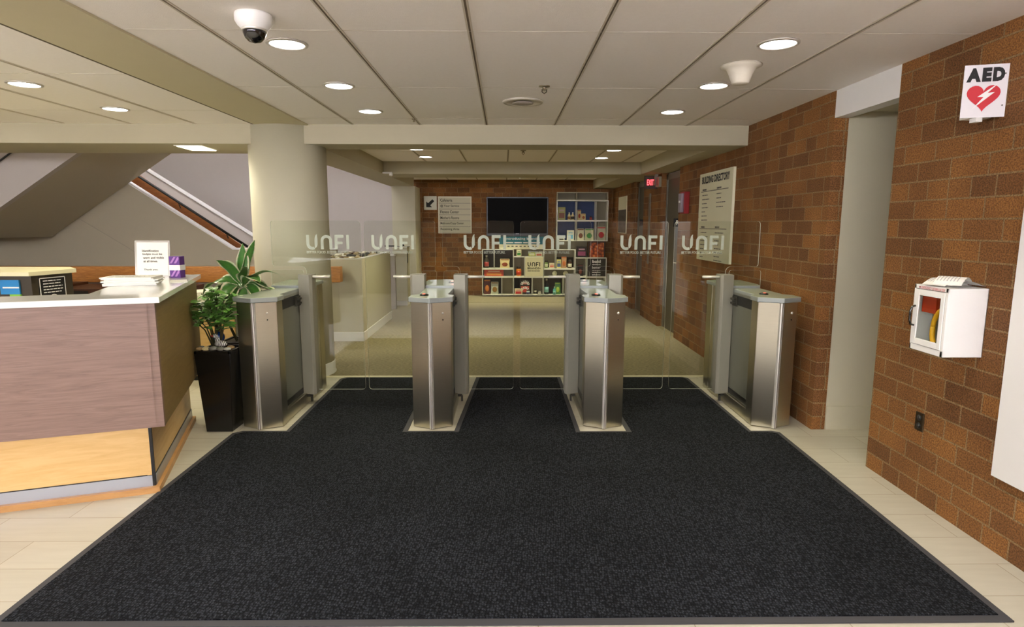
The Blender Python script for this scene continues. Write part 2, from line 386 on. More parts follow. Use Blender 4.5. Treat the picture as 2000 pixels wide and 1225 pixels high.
def logo_unfi(mb, org, ux, uz, W, mi=0):
    """U with a leaf, arch N, F, I; W wide, .33 W tall"""
    s = W; hgt = .335 * s; t = .068 * s
    arc = lambda cx, cy, r, a0, a1, n=10: [(cx + r * cos(a0 + (a1 - a0) * i / n), cy + r * sin(a0 + (a1 - a0) * i / n)) for i in range(n + 1)]
    r = .10 * s
    stroke(mb, org, ux, uz, [(t / 2, hgt)] + arc(t / 2 + r * 1.15, r + t / 2, r * 1.15, pi, pi * 1.5) + [(.185 * s, t / 2)], t, mi)
    flat(mb, org, ux, uz, [(.195 * s, .02 * s), (.235 * s, .05 * s), (.262 * s, .11 * s), (.262 * s, .25 * s), (.252 * s, .31 * s), (.258 * s, .365 * s), (.215 * s, .32 * s), (.195 * s, .25 * s), (.19 * s, .13 * s)], mi)
    x0 = .335 * s + t / 2
    stroke(mb, org, ux, uz, [(x0, 0)] + arc(x0 + r, hgt - t / 2 - r, r, pi, 0) + [(x0 + 2 * r, 0)], t, mi)
    fx = .66 * s
    stroke(mb, org, ux, uz, [(fx + t / 2, 0), (fx + t / 2, hgt)], t, mi); stroke(mb, org, ux, uz, [(fx + t, hgt - t / 2), (fx + .21 * s, hgt - t / 2)], t, mi)
    stroke(mb, org, ux, uz, [(fx + t, .15 * s), (fx + .185 * s, .15 * s)], t * .95, mi)
    stroke(mb, org, ux, uz, [(.965 * s, 0), (.965 * s, hgt)], t, mi)
def text_lines(mb, org, ux, uz, w, n, pitch, th, mi=0, rag=.35):
    """small unreadable printing as short bars"""
    for i in range(n):
        x = 0; tot = w * (1 - random.uniform(0, rag))
        while x < tot - .002:
            l = min(random.uniform(.12, .3) * w, tot - x)
            flat(mb, Vector(org) - Vector(uz) * pitch * i, ux, uz, [(x, 0), (x + l, 0), (x + l, th), (x, th)], mi); x += l + .03 * w
    return mb
X_, Y_, Z_ = Vector((1, 0, 0)), Vector((0, 1, 0)), Vector((0, 0, 1))
NY = -Y_      # text on a right-hand wall (facing -X) reads towards -Y

# ================================================================== THE ROOM
XW = 2.30; ZC = 2.44; ZB = 2.26; YB = 5.85
struct(MB().box(-8, 2.75, -3.2, 5.95, -.1, 0), 'floor', TILE)
struct(MB().box(-8, 2.75, 5.95, 13.2, -.1, 0), 'floor', CARPET)
struct(MB().box(-2.2, 1.88, 5.955, 8.22, 0, .004), 'floor', CARPET2)
struct(MB().box(-8, 1.88, 11.7, 12.95, 0, .003), 'floor', CARPET2)
struct(MB().box(-2.2, 2.29, 5.90, 5.955, 0, .006), 'trim_1', mat('threshold_metal', (214, 206, 176), .4))

# ceilings
struct(MB().box(-8, 2.75, -3.2, 6.2, ZC, ZC + .1), 'ceiling', CEIL)
struct(MB().box(-1.9, 2.75, 6.2, 13.0, ZC, ZC + .1), 'ceiling', CEIL)
def grid(name, xs, ys, y0, y1, x0, x1, z=ZC):
    m = MB()
    for x in xs:
        m.box(x - .014, x - .005, y0, y1, z - .004, z + .01, 0); m.box(x + .005, x + .014, y0, y1, z - .004, z + .01, 0); m.box(x - .005, x + .005, y0, y1, z - .0005, z + .01, 1)
    for y in ys: m.box(x0, x1, y - .0015, y + .0015, z - .001, z + .01, 2)
    struct(m, name, [mat('grid_white', (206, 196, 180), .6), mat('grid_shadow', (108, 96, 80), .9), mat('tile_joint', (206, 198, 184), .9)])
grid('trim_2', [-1.415, -.79, -.165, .47, 1.085, 1.705], [-1.8, -.58, .64, 1.86, 3.08, 4.3, 5.52], -3.2, YB, -1.83, 2.3)
grid('trim_3', [-2.87, -3.47, -4.08, -4.69, -5.3, -5.9], [-.9, .3, 1.52, 2.74, 3.96, 5.18], -3.2, YB, -8, -2.35)
grid('trim_4', [-1.16, -.56, .05, .66, 1.27, 1.75], [7.9], 6.3, 9.2, -1.8, 2.0)
grid('trim_5', [-1.16, -.56, .05, .66, 1.27], [], 9.95, 12.95, -1.7, 1.8)
# lowered band along the ceiling between the two tiled fields
struct(MB().box(-2.31, -1.83, -3.2, YB, ZC - .012, ZC + .02), 'trim_6', BANDM)
struct(MB().box(-2.35, -2.335, -3.2, YB, ZC - .003, ZC + .02).box(-2.325, -2.312, -3.2, YB, ZC - .006, ZC + .02), 'trim_7', LINE)
# beams
struct(MB().box(-1.99, 2.30, YB, 6.26, ZB, ZC), 'trim_8', BEAM)
struct(MB().box(-8, -2.25, YB, 6.66, ZB, ZC), 'trim_9', BEAM)
struct(MB().box(-1.8, 2.05, 9.23, 9.95, ZB, ZC), 'trim_10', BEAM)
struct(MB().box(-2.26, -1.80, 6.26, 12.3, ZB, ZC + .3), 'trim_11', BEAM)
struct(MB().box(2.045, 2.42, 6.26, 9.95, ZB, ZC), 'trim_12', BEAM)
struct(MB().box(1.87, 2.42, 9.95, 12.94, ZB, ZC), 'trim_13', BEAM)
struct(MB().box(-8, -1.9, 6.2, 6.7, ZC, 5.6), 'wall_stair_front', GREYW)
# pier closing the left side at the back
struct(MB().box(-2.23, -1.77, 12.2, 12.95, 0, ZB), 'wall_left_pier', WHITEW)
# walls
struct(MB().box(-1.9, 2.75, 12.94, 13.1, 0, ZC + .1), 'wall_back', BRICK)
struct(MB().box(-8, -1.9, 12.95, 13.1, 0, 5.6), 'wall_stair_back', GREYW)
struct(MB().box(-8.1, -8, -3.2, 13.1, 0, 5.6), 'wall_left', GREYW)
# unseen entrance wall behind the camera: high glazing band added to let daylight in
struct(MB().box(-8, 2.75, -3.3, -3.2, 0, 1.66).box(-8, 2.75, -3.3, -3.2, 2.40, ZC + .1), 'wall_front', mat('entrance_wall', (128, 116, 102), .7))
m = MB()
for k in range(9): m.box(-8 + k * 1.33, -7.95 + k * 1.33, -3.28, -3.22, 1.66, 2.40)
struct(m, 'window_added_1', mat('added_window_mullion', (90, 88, 84), .5))
# unseen stairwell roof, its skylight slot added and sized to set the stair daylight
struct(MB().box(-8, -1.8, 6.2, 8.6, 5.6, 5.7).box(-8, -1.8, 9.3, 13.1, 5.6, 5.7), 'ceiling', WHITEW)
struct(MB().box(-1.9, -1.8, 6.7, 12.95, ZC + .1, 5.6), 'wall_stair_side', GREYW)
# right brick wall in pieces: near wall, niche, long wall, two door openings
struct(MB().box(XW, 2.75, -3.2, 3.635, 0, ZC), 'wall_right', BRICK)
struct(MB().box(XW, 2.40, 4.33, 8.06, 0, ZC), 'wall_right', BRICK)
struct(MB().box(XW, 2.40, 8.985, 10.10, 0, ZC), 'wall_right', BRICK)
struct(MB().box(XW, 2.40, 10.87, 12.94, 0, ZC), 'wall_right', BRICK)
struct(MB().box(XW, 2.40, 3.635, 4.33, 2.255, ZC), 'trim_14', WHITE)
struct(MB().box(2.40, 3.4, 4.335, 4.45, 0, ZC), 'wall_niche', WHITEW)
struct(MB().box(2.75, 3.4, 3.5, 3.62, 0, ZC).box(3.3, 3.4, 3.6, 4.4, 0, ZC), 'wall_niche', WHITEW)
struct(MB().box(2.75, 3.4, 3.5, 4.45, -.1, 0), 'floor', TILE)
struct(MB().box(2.40, 3.4, 3.5, 4.34, 2.3, ZC), 'trim_15', WHITEW)
struct(MB().box(2.405, 3.3, 4.322, 4.334, 0, .18), 'baseboard_niche', NICHEB)
struct(MB().box(2.42, 2.75, 4.45, 13.1, 0, ZC + .1), 'wall_right_backing', GREYW)
for i, (a, b) in enumerate(((8.06, 8.985), (10.10, 10.87))):
    m = MB().box(2.385, 2.415, a, b, 0, ZB - .02, 0)
    m.box(2.375, 2.40, b - .05, b, 0, ZB - .02, 1).box(2.375, 2.40, a, a + .05, 0, ZB - .02, 1).box(2.375, 2.40, a, b, ZB - .1, ZB - .02, 1)
    dr = struct(m, 'door_%d' % (i + 1), [DOORM, FRAMEM])
    hd = MB().tube([(2.375, a + .13, 1.0), (2.33, a + .13, 1.0), (2.33, a + .24, 1.0)], .009).build('door_handle', STEEL, dr)
# ---- stairs to the upper floor, running along X behind the rail
def slab(poly, y0, y1, name, m_, **k): return MB().prism(poly, y0, y1, 'y', **k).build(name, m_, None)
st = thing('staircase', 'grey stair flight climbing to the right above the wooden rail', 'stairs', (-6.5, 8.6, 0))
MB().prism([(-8, 1.32), (-6.89, 1.32), (-4.92, 2.60), (-4.2, 3.07), (-4.2, 3.4), (-5.1, 3.0), (-7.0, 1.75), (-8, 1.75)], 7.81, 9.36, 'y').build('stair_slab', STAIRG, st)
MB().prism([(-8, 1.32), (-6.89, 1.32), (-4.92, 2.60), (-4.2, 3.07), (-4.2, 4.2), (-5.1, 3.95), (-7.0, 2.8), (-8, 2.8)], 7.72, 7.81, 'y').build('side_panel', GREYW, st)
MB().tube([(-8, 7.70, 1.90), (-6.75, 7.70, 1.92), (-5.0, 7.70, 3.07)], .011).build('handrail', BLACK, st)
s2 = thing('staircase', 'grey stair flight descending to the right behind the round column', 'stairs', (-4.5, 10, 0))
MB().prism([(-8, 1.3), (-6.89, 1.32), (-6.233, .892), (-4.87, 0), (-2.6, 0), (-2.6, 1.12), (-4.178, 1.12), (-5.69, 2.11), (-6.9, 2.9), (-8, 2.9)], 9.40, 9.52, 'y').build('side_panel', STAIRG, s2)
cp = MB()
for a, b in (((-6.9, 2.9), (-5.69, 2.115)), ((-5.69, 2.115), (-4.178, 1.125)), ((-4.178, 1.125), (-2.6, 1.125))):
    cp.prism([a, b, (b[0], b[1] + .022), (a[0], a[1] + .022)], 9.385, 9.535, 'y')
cp.build('cap_rail', WHITE, s2)
MB().prism([(-6.475, 1.585), (-5.0, .66), (-5.0, .672), (-6.475, 1.597)], 9.396, 9.40, 'y').build('panel_joint', mat('joint_pale', (170, 160, 140), .7), s2)
MB().prism([(-8, 2.2), (-6.9, 2.2), (-4.0, .1), (-2.6, .1), (-2.6, 0), (-8, 0)], 9.53, 10.78, 'y').build('steps', STAIRG, s2)
MB().prism([(-8, 2.9), (-6.9, 2.9), (-6.168, 2.40), (-4.383, 1.25), (-3.9, .95), (-1.95, .95), (-1.95, 0), (-8, 0)], 10.80, 10.9, 'y').build('side_panel', GREYW, s2)
MB().prism([(-7.2, 2.9), (-6.6, 2.55), (-4.35, .94), (-4.95, 1.02), (-6.6, 2.3), (-7.2, 2.7)], 10.77, 10.80, 'y').build('wood_panel', wood_mat('brown_stair_wood', (124, 72, 34), (150, 92, 46), (1, 2, 8), 5, .45, 1), s2)
m = MB(); 
for a, b in (((-6.9, 2.90), (-6.168, 2.41)), ((-6.168, 2.41), (-3.9, .955)), ((-3.9, .955), (-1.95, .955))): m.prism([a, b, (b[0], b[1] + .03), (a[0], a[1] + .03)], 10.78, 10.92, 'y')
m.build('cap_rail', WHITE, s2)
h = MB().tube([(-7.0, 10.70, 2.80), (-6.3, 10.70, 2.33), (-4.464, 10.70, 1.10)], .022).build('handrail', BLACK, s2)
for x, z in ((-5.64, 1.87), (-4.85, 1.35)): MB().tube([(x, 10.70, z), (x, 10.75, z - .08), (x, 10.79, z - .08)], .01).build('bracket', BLACK, s2)

# round column
col_ = thing('round_column', 'round cream column between desk and leftmost turnstile', 'column', (-2.12, 6.11, 0))
MB().lathe([(.36, 0), (.36, ZB + .17)], (-2.12, 6.11, 0), 64).build('shaft', WHITEW, col_)
MB().lathe([(.375, 0), (.375, .008), (.366, .02), (.366, .115), (.361, .125)], (-2.12, 6.11, 0), 64).build('base_ring', WHITE, col_)

# low wall and oak rail behind the desk area
struct(MB().box(-6.6, -2.56, 7.69, 7.70, 0, .80), 'wall_low', GREYW)
tag(MB().box(-6.9, -2.05, 7.56, 7.68, .795, .99).build('wooden_rail', OAKR, None, .006), 'long oak guard rail running behind the round column', 'rail')

# ================================================================== LAMPS and things in the ceiling
def downlight(x, y, z=ZC, lab='', cat='light', power=LAMP_W, grp='recessed downlights', cone=100):
    t = thing('ceiling_downlight', lab, cat, (x, y, z), 0, grp)
    MB().lathe([(.105, .0), (.104, -.006), (.088, -.009), (.086, -.002), (.086, .0)], (x, y, z), 32).build('trim_ring', mat('lamp_ring', (206, 200, 192), .3, .4), t)
    MB().lathe([(.0, -.0045), (.088, -.0045), (.088, -.001), (0, -.001)], (x, y, z), 32).build('lens', mat('lamp_lens', (255, 255, 255), .5, emit=(1, .96, .92, 1), estr=9), t)
    l = bpy.data.lights.new('downlight_lamp', 'SPOT'); l.energy = power; l.color = LAMP_COL if y > 2.6 else LAMP_COOL; l.spot_size = radians(cone); l.spot_blend = 1; l.shadow_soft_size = .07
    o = bpy.data.objects.new('lamp', l); COL.objects.link(o); o.location = (0, 0, -.03); o.parent = t
L_ = [(-1.12, 3.30, 'lit downlight nearest the dome camera, front of the left row'), (-1.11, 4.25, 'lit downlight, middle of the left row above the turnstiles'), (-1.105, 5.18, 'lit downlight of the left row just in front of the beam'),
      (1.405, 3.25, 'lit downlight at the front of the right row, nearest the brick wall sign'), (1.40, 4.20, 'lit downlight beside the white cone shaped ceiling device'), (1.383, 5.15, 'lit downlight of the right row just in front of the beam')]
for x, y, s in L_: downlight(x, y, ZC, s)
for x, y, s in [(-3.20, 4.25, 'lit downlight nearer the left edge above the reception desk'), (-3.15, 5.12, 'lit downlight above the desk, nearer the round column')]: downlight(x, y, ZC, s)
for x, y, s in [(-1.09, 7.71, 'small lit downlight left and nearer, behind the beam'), (-1.085, 8.57, 'small lit downlight left and farther, behind the beam'),
                (1.37, 7.75, 'small lit downlight right and nearer, behind the beam'), (1.355, 8.63, 'small lit downlight right and farther, behind the beam')]: downlight(x, y, ZC, s, power=LAMP_W * 1.7)
for x in (-4.6, -6.0): downlight(x, 5.3, ZC, 'added recessed downlight out of view, brightening the stair side', grp='downlights outside the view')  # unseen lamps added to brighten the left side and the stairs
# unseen fixtures added along the same rows for more light
for x, y in ((-1.12, 2.35), (1.405, 2.30), (-1.12, 1.4), (1.405, 1.4), (-1.12, .45), (1.405, .45), (-3.2, 3.4), (-3.2, 2.5), (-3.2, 1.5), (-5, 4.25), (-5, 2.5), (-5, .5), (-7, 4.25), (-7, 2.5)):
    downlight(x, y, ZC, 'added recessed downlight out of view, brightening the stair side', grp='downlights outside the view')
for x in (-1.1, .1, 1.3): downlight(x, 12.05, ZC, 'lit recessed downlight hidden above the back beam', power=LAMP_W * 2.9, grp='downlights hidden by the back beam', cone=78)
# square lamp under the left slab
t = thing('ceiling_panel_light', 'flat square light panel glowing under the ceiling edge near the stairs', 'light', (-3.0, 6.15, ZB))
MB().prism([(-3.13, 5.98), (-2.89, 5.98), (-2.92, 6.34), (-3.15, 6.31)], ZB - .012, ZB, 'z').build('diffuser', mat('panel_glow', (255, 250, 220), .5, emit=(1, .93, .68, 1), estr=1.3), t)
for x0 in (0,): MB().prism([(-3.15, 5.965), (-2.875, 5.965), (-2.905, 6.355), (-3.17, 6.325)], ZB - .006, ZB, 'z').build('frame', WHITE, t)

l = bpy.data.lights.new('panel_lamp', 'AREA'); l.energy = 7; l.color = (1, .93, .70); l.size = .24; l.size_y = .36; l.shape = 'RECTANGLE'
o = bpy.data.objects.new('lamp', l); COL.objects.link(o); o.parent = t; o.location = (-.02, 0, -.02)
# dome camera
t = thing('dome_camera', 'white dome security camera with dark bubble hanging from the ceiling', 'security camera', (-1.115, 2.865, ZC))
cx, cy = -1.115, 2.865
MB().lathe([(.078, 0), (.08, -.008), (.08, -.03), (.07, -.048), (.054, -.064), (.052, -.066)], (cx, cy, ZC), 36).build('housing', WHITE, t)
MB().lathe([(.052, -.062), (.049, -.082), (.04, -.102), (.025, -.116), (.0, -.122)], (cx, cy, ZC), 32).build('dome', mat('smoked_dome', (14, 13, 12), .06, coat=1), t)
MB().lathe([(.054, -.06), (.055, -.07), (.052, -.072)], (cx, cy, ZC), 32).build('ring', CHROME, t)
# speaker, sprinklers, cone device
t = thing('ceiling_speaker', 'round white speaker grille flush in the ceiling', 'speaker', (.14, 4.756, ZC))
MB().lathe([(.155, 0), (.15, -.012), (.125, -.014), (.12, -.008), (0, -.01)], (.14, 4.756, ZC), 40).build('rim', mat('speaker_rim', (200, 192, 176), .5), t)
MB().lathe([(.08, -.014), (.078, -.017), (0, -.018)], (.14, 4.756, ZC), 32).build('grille', mat('speaker_grille', (170, 160, 150), .6, bump=.5, bscale=400), t)
for x, y, s, k in ((.269, 4.239, 'silver sprinkler head beside the round ceiling speaker', 1), (.239, 7.834, 'tiny sprinkler head behind the beam in the far ceiling', 1), (-.80, 5.55, 'tiny sprinkler head near the left downlight row at the beam', .5)):
    t = thing('sprinkler_head', s, 'sprinkler', (x, y, ZC), 0)
    MB().lathe([(.038 * k, 0), (.036 * k, -.006), (.015 * k, -.008), (.012 * k, -.02), (.02 * k, -.022), (.02 * k, -.026), (.0, -.028)], (x, y, ZC), 20).build('escutcheon', mat('sprinkler_steel', (150, 140, 120), .3, .8), t)
    MB().tube([(x - .014 * k, y, ZC - .02), (x - .016 * k, y, ZC - .038 * k), (x, y, ZC - .05 * k), (x + .016 * k, y, ZC - .038 * k), (x + .014 * k, y, ZC - .02)], .003, 6).build('yoke', mat('sprinkler_dark', (70, 62, 50), .4, .8), t)
t = thing('ceiling_sensor', 'white cone shaped device on the ceiling at right', 'sensor', (1.40, 3.71, ZC))
MB().lathe([(.115, 0), (.113, -.008), (.085, -.016), (.066, -.05), (.05, -.098), (.044, -.104), (0, -.105)], (1.385, 3.69, ZC), 36).build('cone', mat('sensor_white', (226, 218, 200), .45), t)
MB().lathe([(.118, 0), (.118, -.005), (.11, -.007)], (1.385, 3.69, ZC), 36).build('flange', mat('sensor_flange', (205, 196, 178), .5), t)
t = thing('bullet_camera', 'tiny white camera on the left soffit by the back beam', 'security camera', (-1.72, 9.3, ZB))
MB().box(-1.80, -1.66, 9.14, 9.22, ZB + .0, ZB + .02).build('mount', WHITE, t); MB().ball((-1.68, 9.18, ZB - .018), .03, .03, .022, 12).build('body', WHITE, t)
t = thing('smoke_detector', 'tiny round detector on ceiling above the dark television', 'detector', (.35, 12.0, ZC))
MB().lathe([(.07, 0), (.065, -.03), (.03, -.045), (0, -.046)], (.35, 12.05, ZC), 20).build('body', WHITE, t)

# ================================================================== FLOOR MAT
def rrect(x0, x1, y0, y1, r, n=4):
    o = []
    for cx, cy, a in ((x1 - r, y0 + r, -pi / 2), (x1 - r, y1 - r, 0), (x0 + r, y1 - r, pi / 2), (x0 + r, y0 + r, pi)):
        for i in range(n + 1): o.append((cx + r * cos(a + pi / 2 * i / n), cy + r * sin(a + pi / 2 * i / n)))
    return o
t = thing('entrance_mat', 'large charcoal ribbed entrance mat spread through the turnstile lanes', 'mat', (0, 3.2, 0))
def mat_poly(e):
    """outline shrunk by e from the rubber edge"""
    return [(-1.965 + e, 2.11 + e), (1.97 - e, 2.11 + e), (2.03 - e, 4.25 - e), (1.98 - e, 4.285 - e), (1.83 - e * .9, 4.285 - e), (1.83 - e, 5.83 - e), (1.79 - e, 5.885 - e),
            (.905 + e, 5.885 - e), (.905 + e, 4.285 - e), (.56 - e, 4.285 - e), (.56 - e, 5.885 - e),
            (-.28 + e, 5.885 - e), (-.37 + e, 4.30 - e), (-.715 - e, 4.30 - e), (-.715 - e, 5.885 - e),
            (-1.57 + e, 5.885 - e), (-1.62 + e, 5.83 - e), (-1.61 + e, 4.31 - e), (-1.93 + e, 4.31 - e), (-1.985 + e, 4.26 - e)]
MB().prism(mat_poly(0), .0005, .007, 'z').build('rubber_border', DARK, t)
MB().prism(mat_poly(.035), .0065, .0115, 'z').build('pile', PILE, t)

# ================================================================== TURNSTILES
YG = 5.05
def rounded(poly, rad, n=5):
    """round polygon corners; rad per corner"""
    out = []; N = len(poly)
    for i in range(N):
        p = Vector(poly[i]); a = Vector(poly[i - 1]); b = Vector(poly[(i + 1) % N]); r = rad[i]
        if r <= 0: out.append(tuple(p)); continue
        u = (a - p).normalized(); v = (b - p).normalized(); A = p + u * r; B = p + v * r
        for k in range(n + 1):
            q = k / n; out.append(tuple((1 - q) ** 2 * A + 2 * q * (1 - q) * p + q * q * B))
    return out
def glass(name, poly, y, t_, th=.010):
    m = MB(); m.prism(poly, y - th / 2, y + th / 2, 'y', 0, 1); return m.build(name, [GLASS, EDGE], t_)
def turnstile(xc, left, right, label, readers, span):
    """left/right: (inner x of leaf over the cabinet, lane end x) or None"""
    t = thing('turnstile', label, 'turnstile', (xc, 4.93, 0), 0, 'glass wing turnstiles')
    def front(hw, y0, ys, y1): return [(xc, y0), (xc + hw, ys), (xc + hw, y1), (xc - hw, y1), (xc - hw, ys)]
    # head housings
    MB().prism(front(.148, 4.345, 4.42, 4.535), .004, .955, 'z').build('front_housing', STEEL, t, .004)
    MB().prism([(xc, 5.62), (xc - .148, 5.55), (xc - .148, 5.42), (xc + .148, 5.42), (xc + .148, 5.55)], .004, .98, 'z').build('rear_housing', STEEL, t, .004)
    MB().box(xc - .148, xc + .148, 5.20, 5.412, .004, .98).build('side_cover', STEEL, t, .003)
    MB().box(xc - .118, xc + .118, 4.53, 5.20, .10, .965).build('middle_panel', mat('panel_steel', (150, 152, 140), .35, .8, var=.03), t)
    MB().box(xc - .145, xc + .145, 4.53, 5.20, .004, .10).build('base_box', STEEL, t, .004)
    for s in (-1, 1):
        for za, zb in ((.868, .945), (.105, .15)): MB().box(xc + s * .119 - .002, xc + s * .119 + .002, 4.56, 5.18, za, zb).build('hinge_slot', BLACK, t)
    # chrome corner strip on the prow
    MB().prism([(xc - .018, 4.352), (xc - .012, 4.338), (xc, 4.333), (xc + .012, 4.338), (xc + .018, 4.352)], .006, .955, 'z').box(xc - .0045, xc - .001, 4.331, 4.334, .006, .955, 1).box(xc + .0075, xc + .0105, 4.334, 4.3375, .006, .955, 1).build('corner_strip', [CHROME, mat('strip_groove', (96, 84, 76), .4)], t)
    # lids
    lp = [(xc, 4.318), (xc + .163, 4.40), (xc + .163, 4.53), (xc + .112, 4.585), (xc + .118, 5.03), (xc - .118, 5.03), (xc - .112, 4.585), (xc - .163, 4.53), (xc - .163, 4.40)]
    MB().prism(lp, .955, .992, 'z', 0, 1).build('front_lid', [LID, LIDE], t, .004)
    lr = [(xc - .125, 5.04), (xc + .125, 5.04), (xc + .16, 5.17), (xc + .16, 5.55), (xc, 5.63), (xc - .16, 5.55), (xc - .16, 5.17)]
    MB().prism(lr, .98, 1.012, 'z', 0, 1).build('rear_lid', [LID, LIDE], t, .004)
    MB().box(xc - .115, xc + .115, 5.03, 5.2, .95, .985).build('lid_bridge', LIDE, t)
    lk = MB().lathe([(.009, 0), (.009, -.004), (0, -.005)], (xc + .09, 4.381, .875), 12, 0, 'y').build('key_lock', CHROME, t)
    MB().lathe([(.005, 0), (.005, -.003), (0, -.003)], (xc + .09, 4.383, .825), 10, 0, 'y').build('screw_hole', BLACK, t)
    for (rx, ry, z) in readers:
        r_ = MB().lathe([(.034, 0), (.033, .007), (.022, .012), (0, .013)], (xc + rx, ry, z), 24).build('card_reader', BLACK, t)
        MB().lathe([(.012, .0115), (.011, .0145), (0, .015)], (xc + rx, ry - .014, z), 16).build('status_light', mat('reader_red' + ('' if ry > 5 else '_dim'), (200, 60, 50), .4, emit=(1, .18, .1, 1), estr=3. if ry > 5 else .5), r_)
    # leaves
    for s, leaf in ((-1, left), (1, right)):
        if not leaf: continue
        inner, lane = leaf; px = xc + s * .178
        a = px - s * .058; b = px + s * .058
        post = [(a, 4.985), (b - s * .02, 4.96), (b, 4.98), (b, 5.09), (b - s * .015, 5.11), (a, 5.11)]
        MB().prism(post, .095, 1.107, 'z').build('gate_post', GREYP, t, .003)
        MB().tube([(b - s * .02, YG + .005 - .05, 1.088), (px + s * .20, YG - .045, 1.088)], .0115, 12).build('push_bar', mat('bar_white', (225, 222, 205), .25, .3), t)
        hb = MB().box(min(xc + s * .10, px - s * .03), max(xc + s * .10, px - s * .03), 4.90, 4.97, .87, .885).box(min(xc + s * .10, px - s * .03), max(xc + s * .10, px - s * .03), 4.90, 4.97, .905, .92)
        hb.box(px - s * .055 - .004, px - s * .055 + .012, 4.885, 4.985, .855, .935); hb.build('upper_hinge', mat('hinge_dark', (60, 58, 50), .4, .5), t)
        MB().box(min(xc + s * .10, px), max(xc + s * .10, px), 5.0, 5.06, .065, .083).box(px - .008, px + .008, 5.01, 5.03, .02, .07).build('lower_hinge', mat('hinge_dark', (60, 58, 50), .4, .5), t)
        n_ = px - s * .005
        if s > 0: poly = [(inner, 1.547), (lane, 1.547), (lane, .117), (n_, .117), (n_, 1.173), (inner, 1.173)]; rad = [.03, .03, .03, 0, .055, .02]
        else: poly = [(inner, 1.547), (inner, 1.173), (n_, 1.173), (n_, .117), (lane, .117), (lane, 1.547)]; rad = [.03, .02, .055, 0, .03, .03]
        gp = glass('glass_wing', rounded(poly, rad), YG, t)
        lo = (px + s * .0); lx = span[0] if s < 0 else span[1]
        lm = MB(); logo_unfi(lm, (lx, YG - .0065, 1.312), X_, Z_, .352); lm.build('logo', FROST, gp)
        tm = MB(); put_text(tm, 'BETTER FOOD. BETTER FUTURE.', (lx, YG - .0065, 1.277), X_, Z_, .345, .022, .012); tm.build('tagline', FROST, gp)
    # small fixed infill panes standing on the lid under the leaves
    if left and right:
        for a, b in ((-.155, -.03), (.03, .155)): glass('guard_pane', rounded([(xc + a, 1.135), (xc + a, 1.0), (xc + b, 1.0), (xc + b, 1.135)], [.025, 0, 0, .025]), YG + .03, t, .008)
    else:
        glass('guard_pane', rounded([(xc - .13, 1.14), (xc - .13, 1.0), (xc + .14, 1.0), (xc + .14, 1.14)], [.025, 0, 0, .025]), YG + .03, t, .008)
    return t
X4 = (-1.82, -.54, .748, 2.03)
turnstile(X4[0], None, (X4[0] - .105, -1.188), 'steel turnstile with glass wing beside the round column, leftmost of four', [], (0, -1.635))
turnstile(X4[1], (X4[1] - .033, -1.157), (X4[1] + .026, .077), 'middle steel turnstile left of the central lane, with two glass wings', [(-.06, 4.50, .992), (.085, 5.30, 1.012)], (-1.10, -.337))
turnstile(X4[2], (X4[2] - .028, .134), (X4[2] + .028, 1.362), 'middle steel turnstile right of the central lane, with two glass wings', [(-.06, 4.50, .992), (-.03, 5.42, 1.012)], (.20, .965))
turnstile(X4[3], (X4[3] + .1, 1.416), None, 'steel turnstile with glass wing against the brick wall, rightmost of four', [(-.045, 4.57, .992)], (1.478, 0))

# ================================================================== RECEPTION DESK (turned about 19 degrees)
RZ = radians(18.96); DK = (-1.84, 3.22, 0)
TD = Matrix.Translation(DK) @ Matrix.Rotation(RZ, 4, 'Z')
t = thing('reception_desk', 'reception desk with taupe wood upper panels over a maple base', 'desk', DK, RZ)
MB().box(-4.2, -.03, .03, .07, .41, 1.10, T=TD).build('front_panel', TAUPE, t)
MB().box(-.07, -.031, .03, 1.52, .41, 1.10, T=TD).build('side_panel', wood_mat('olive_taupe_laminate', (120, 98, 56), (138, 114, 68), (1, 1, 14), 4, .42, 1.5), t)
MB().box(-4.2, -.134, .135, .16, .10, .44, T=TD).build('base_front', MAPLE, t)
MB().box(-.15, -.122, .15, 1.45, .10, .44, T=TD).build('base_side', MAPLE, t)
MB().box(-.134, -.119, .132, .15, .02, .41, T=TD).build('corner_trim', BLACK, t)
MB().box(-4.2, -.158, .132, .137, .095, .103, T=TD).box(-.124, -.119, .15, 1.45, .095, .103, T=TD).build('reveal_line', BLACK, t)
MB().box(-4.2, -.134, .13, .17, .03, .098, T=TD).box(-.155, -.116, .15, 1.45, .03, .098, T=TD).build('kick_plate', KICK, t)
MB().box(-4.2, -.095, .105, .135, 0, .035, T=TD).box(-.125, -.095, .135, 1.47, 0, .035, T=TD).build('floor_trim', OAKT, t)
MB().box(-4.2, -.4, .07, .30, .72, .75, T=TD).box(-.4, -.07, .07, 1.5, .44, .47, T=TD).build('inner_shelf', CREAM, t)
tag(MB().prism([(-4.2, 0), (0, 0), (0, 1.56), (-.40, 1.60), (-.41, .80), (-.40, .30), (-4.2, .30)], 1.10, 1.132, 'z', T=TD).build('countertop', QUARTZ, None, .003), 'white quartz countertop slab on top of the reception desk', 'countertop')
ZT = 1.132
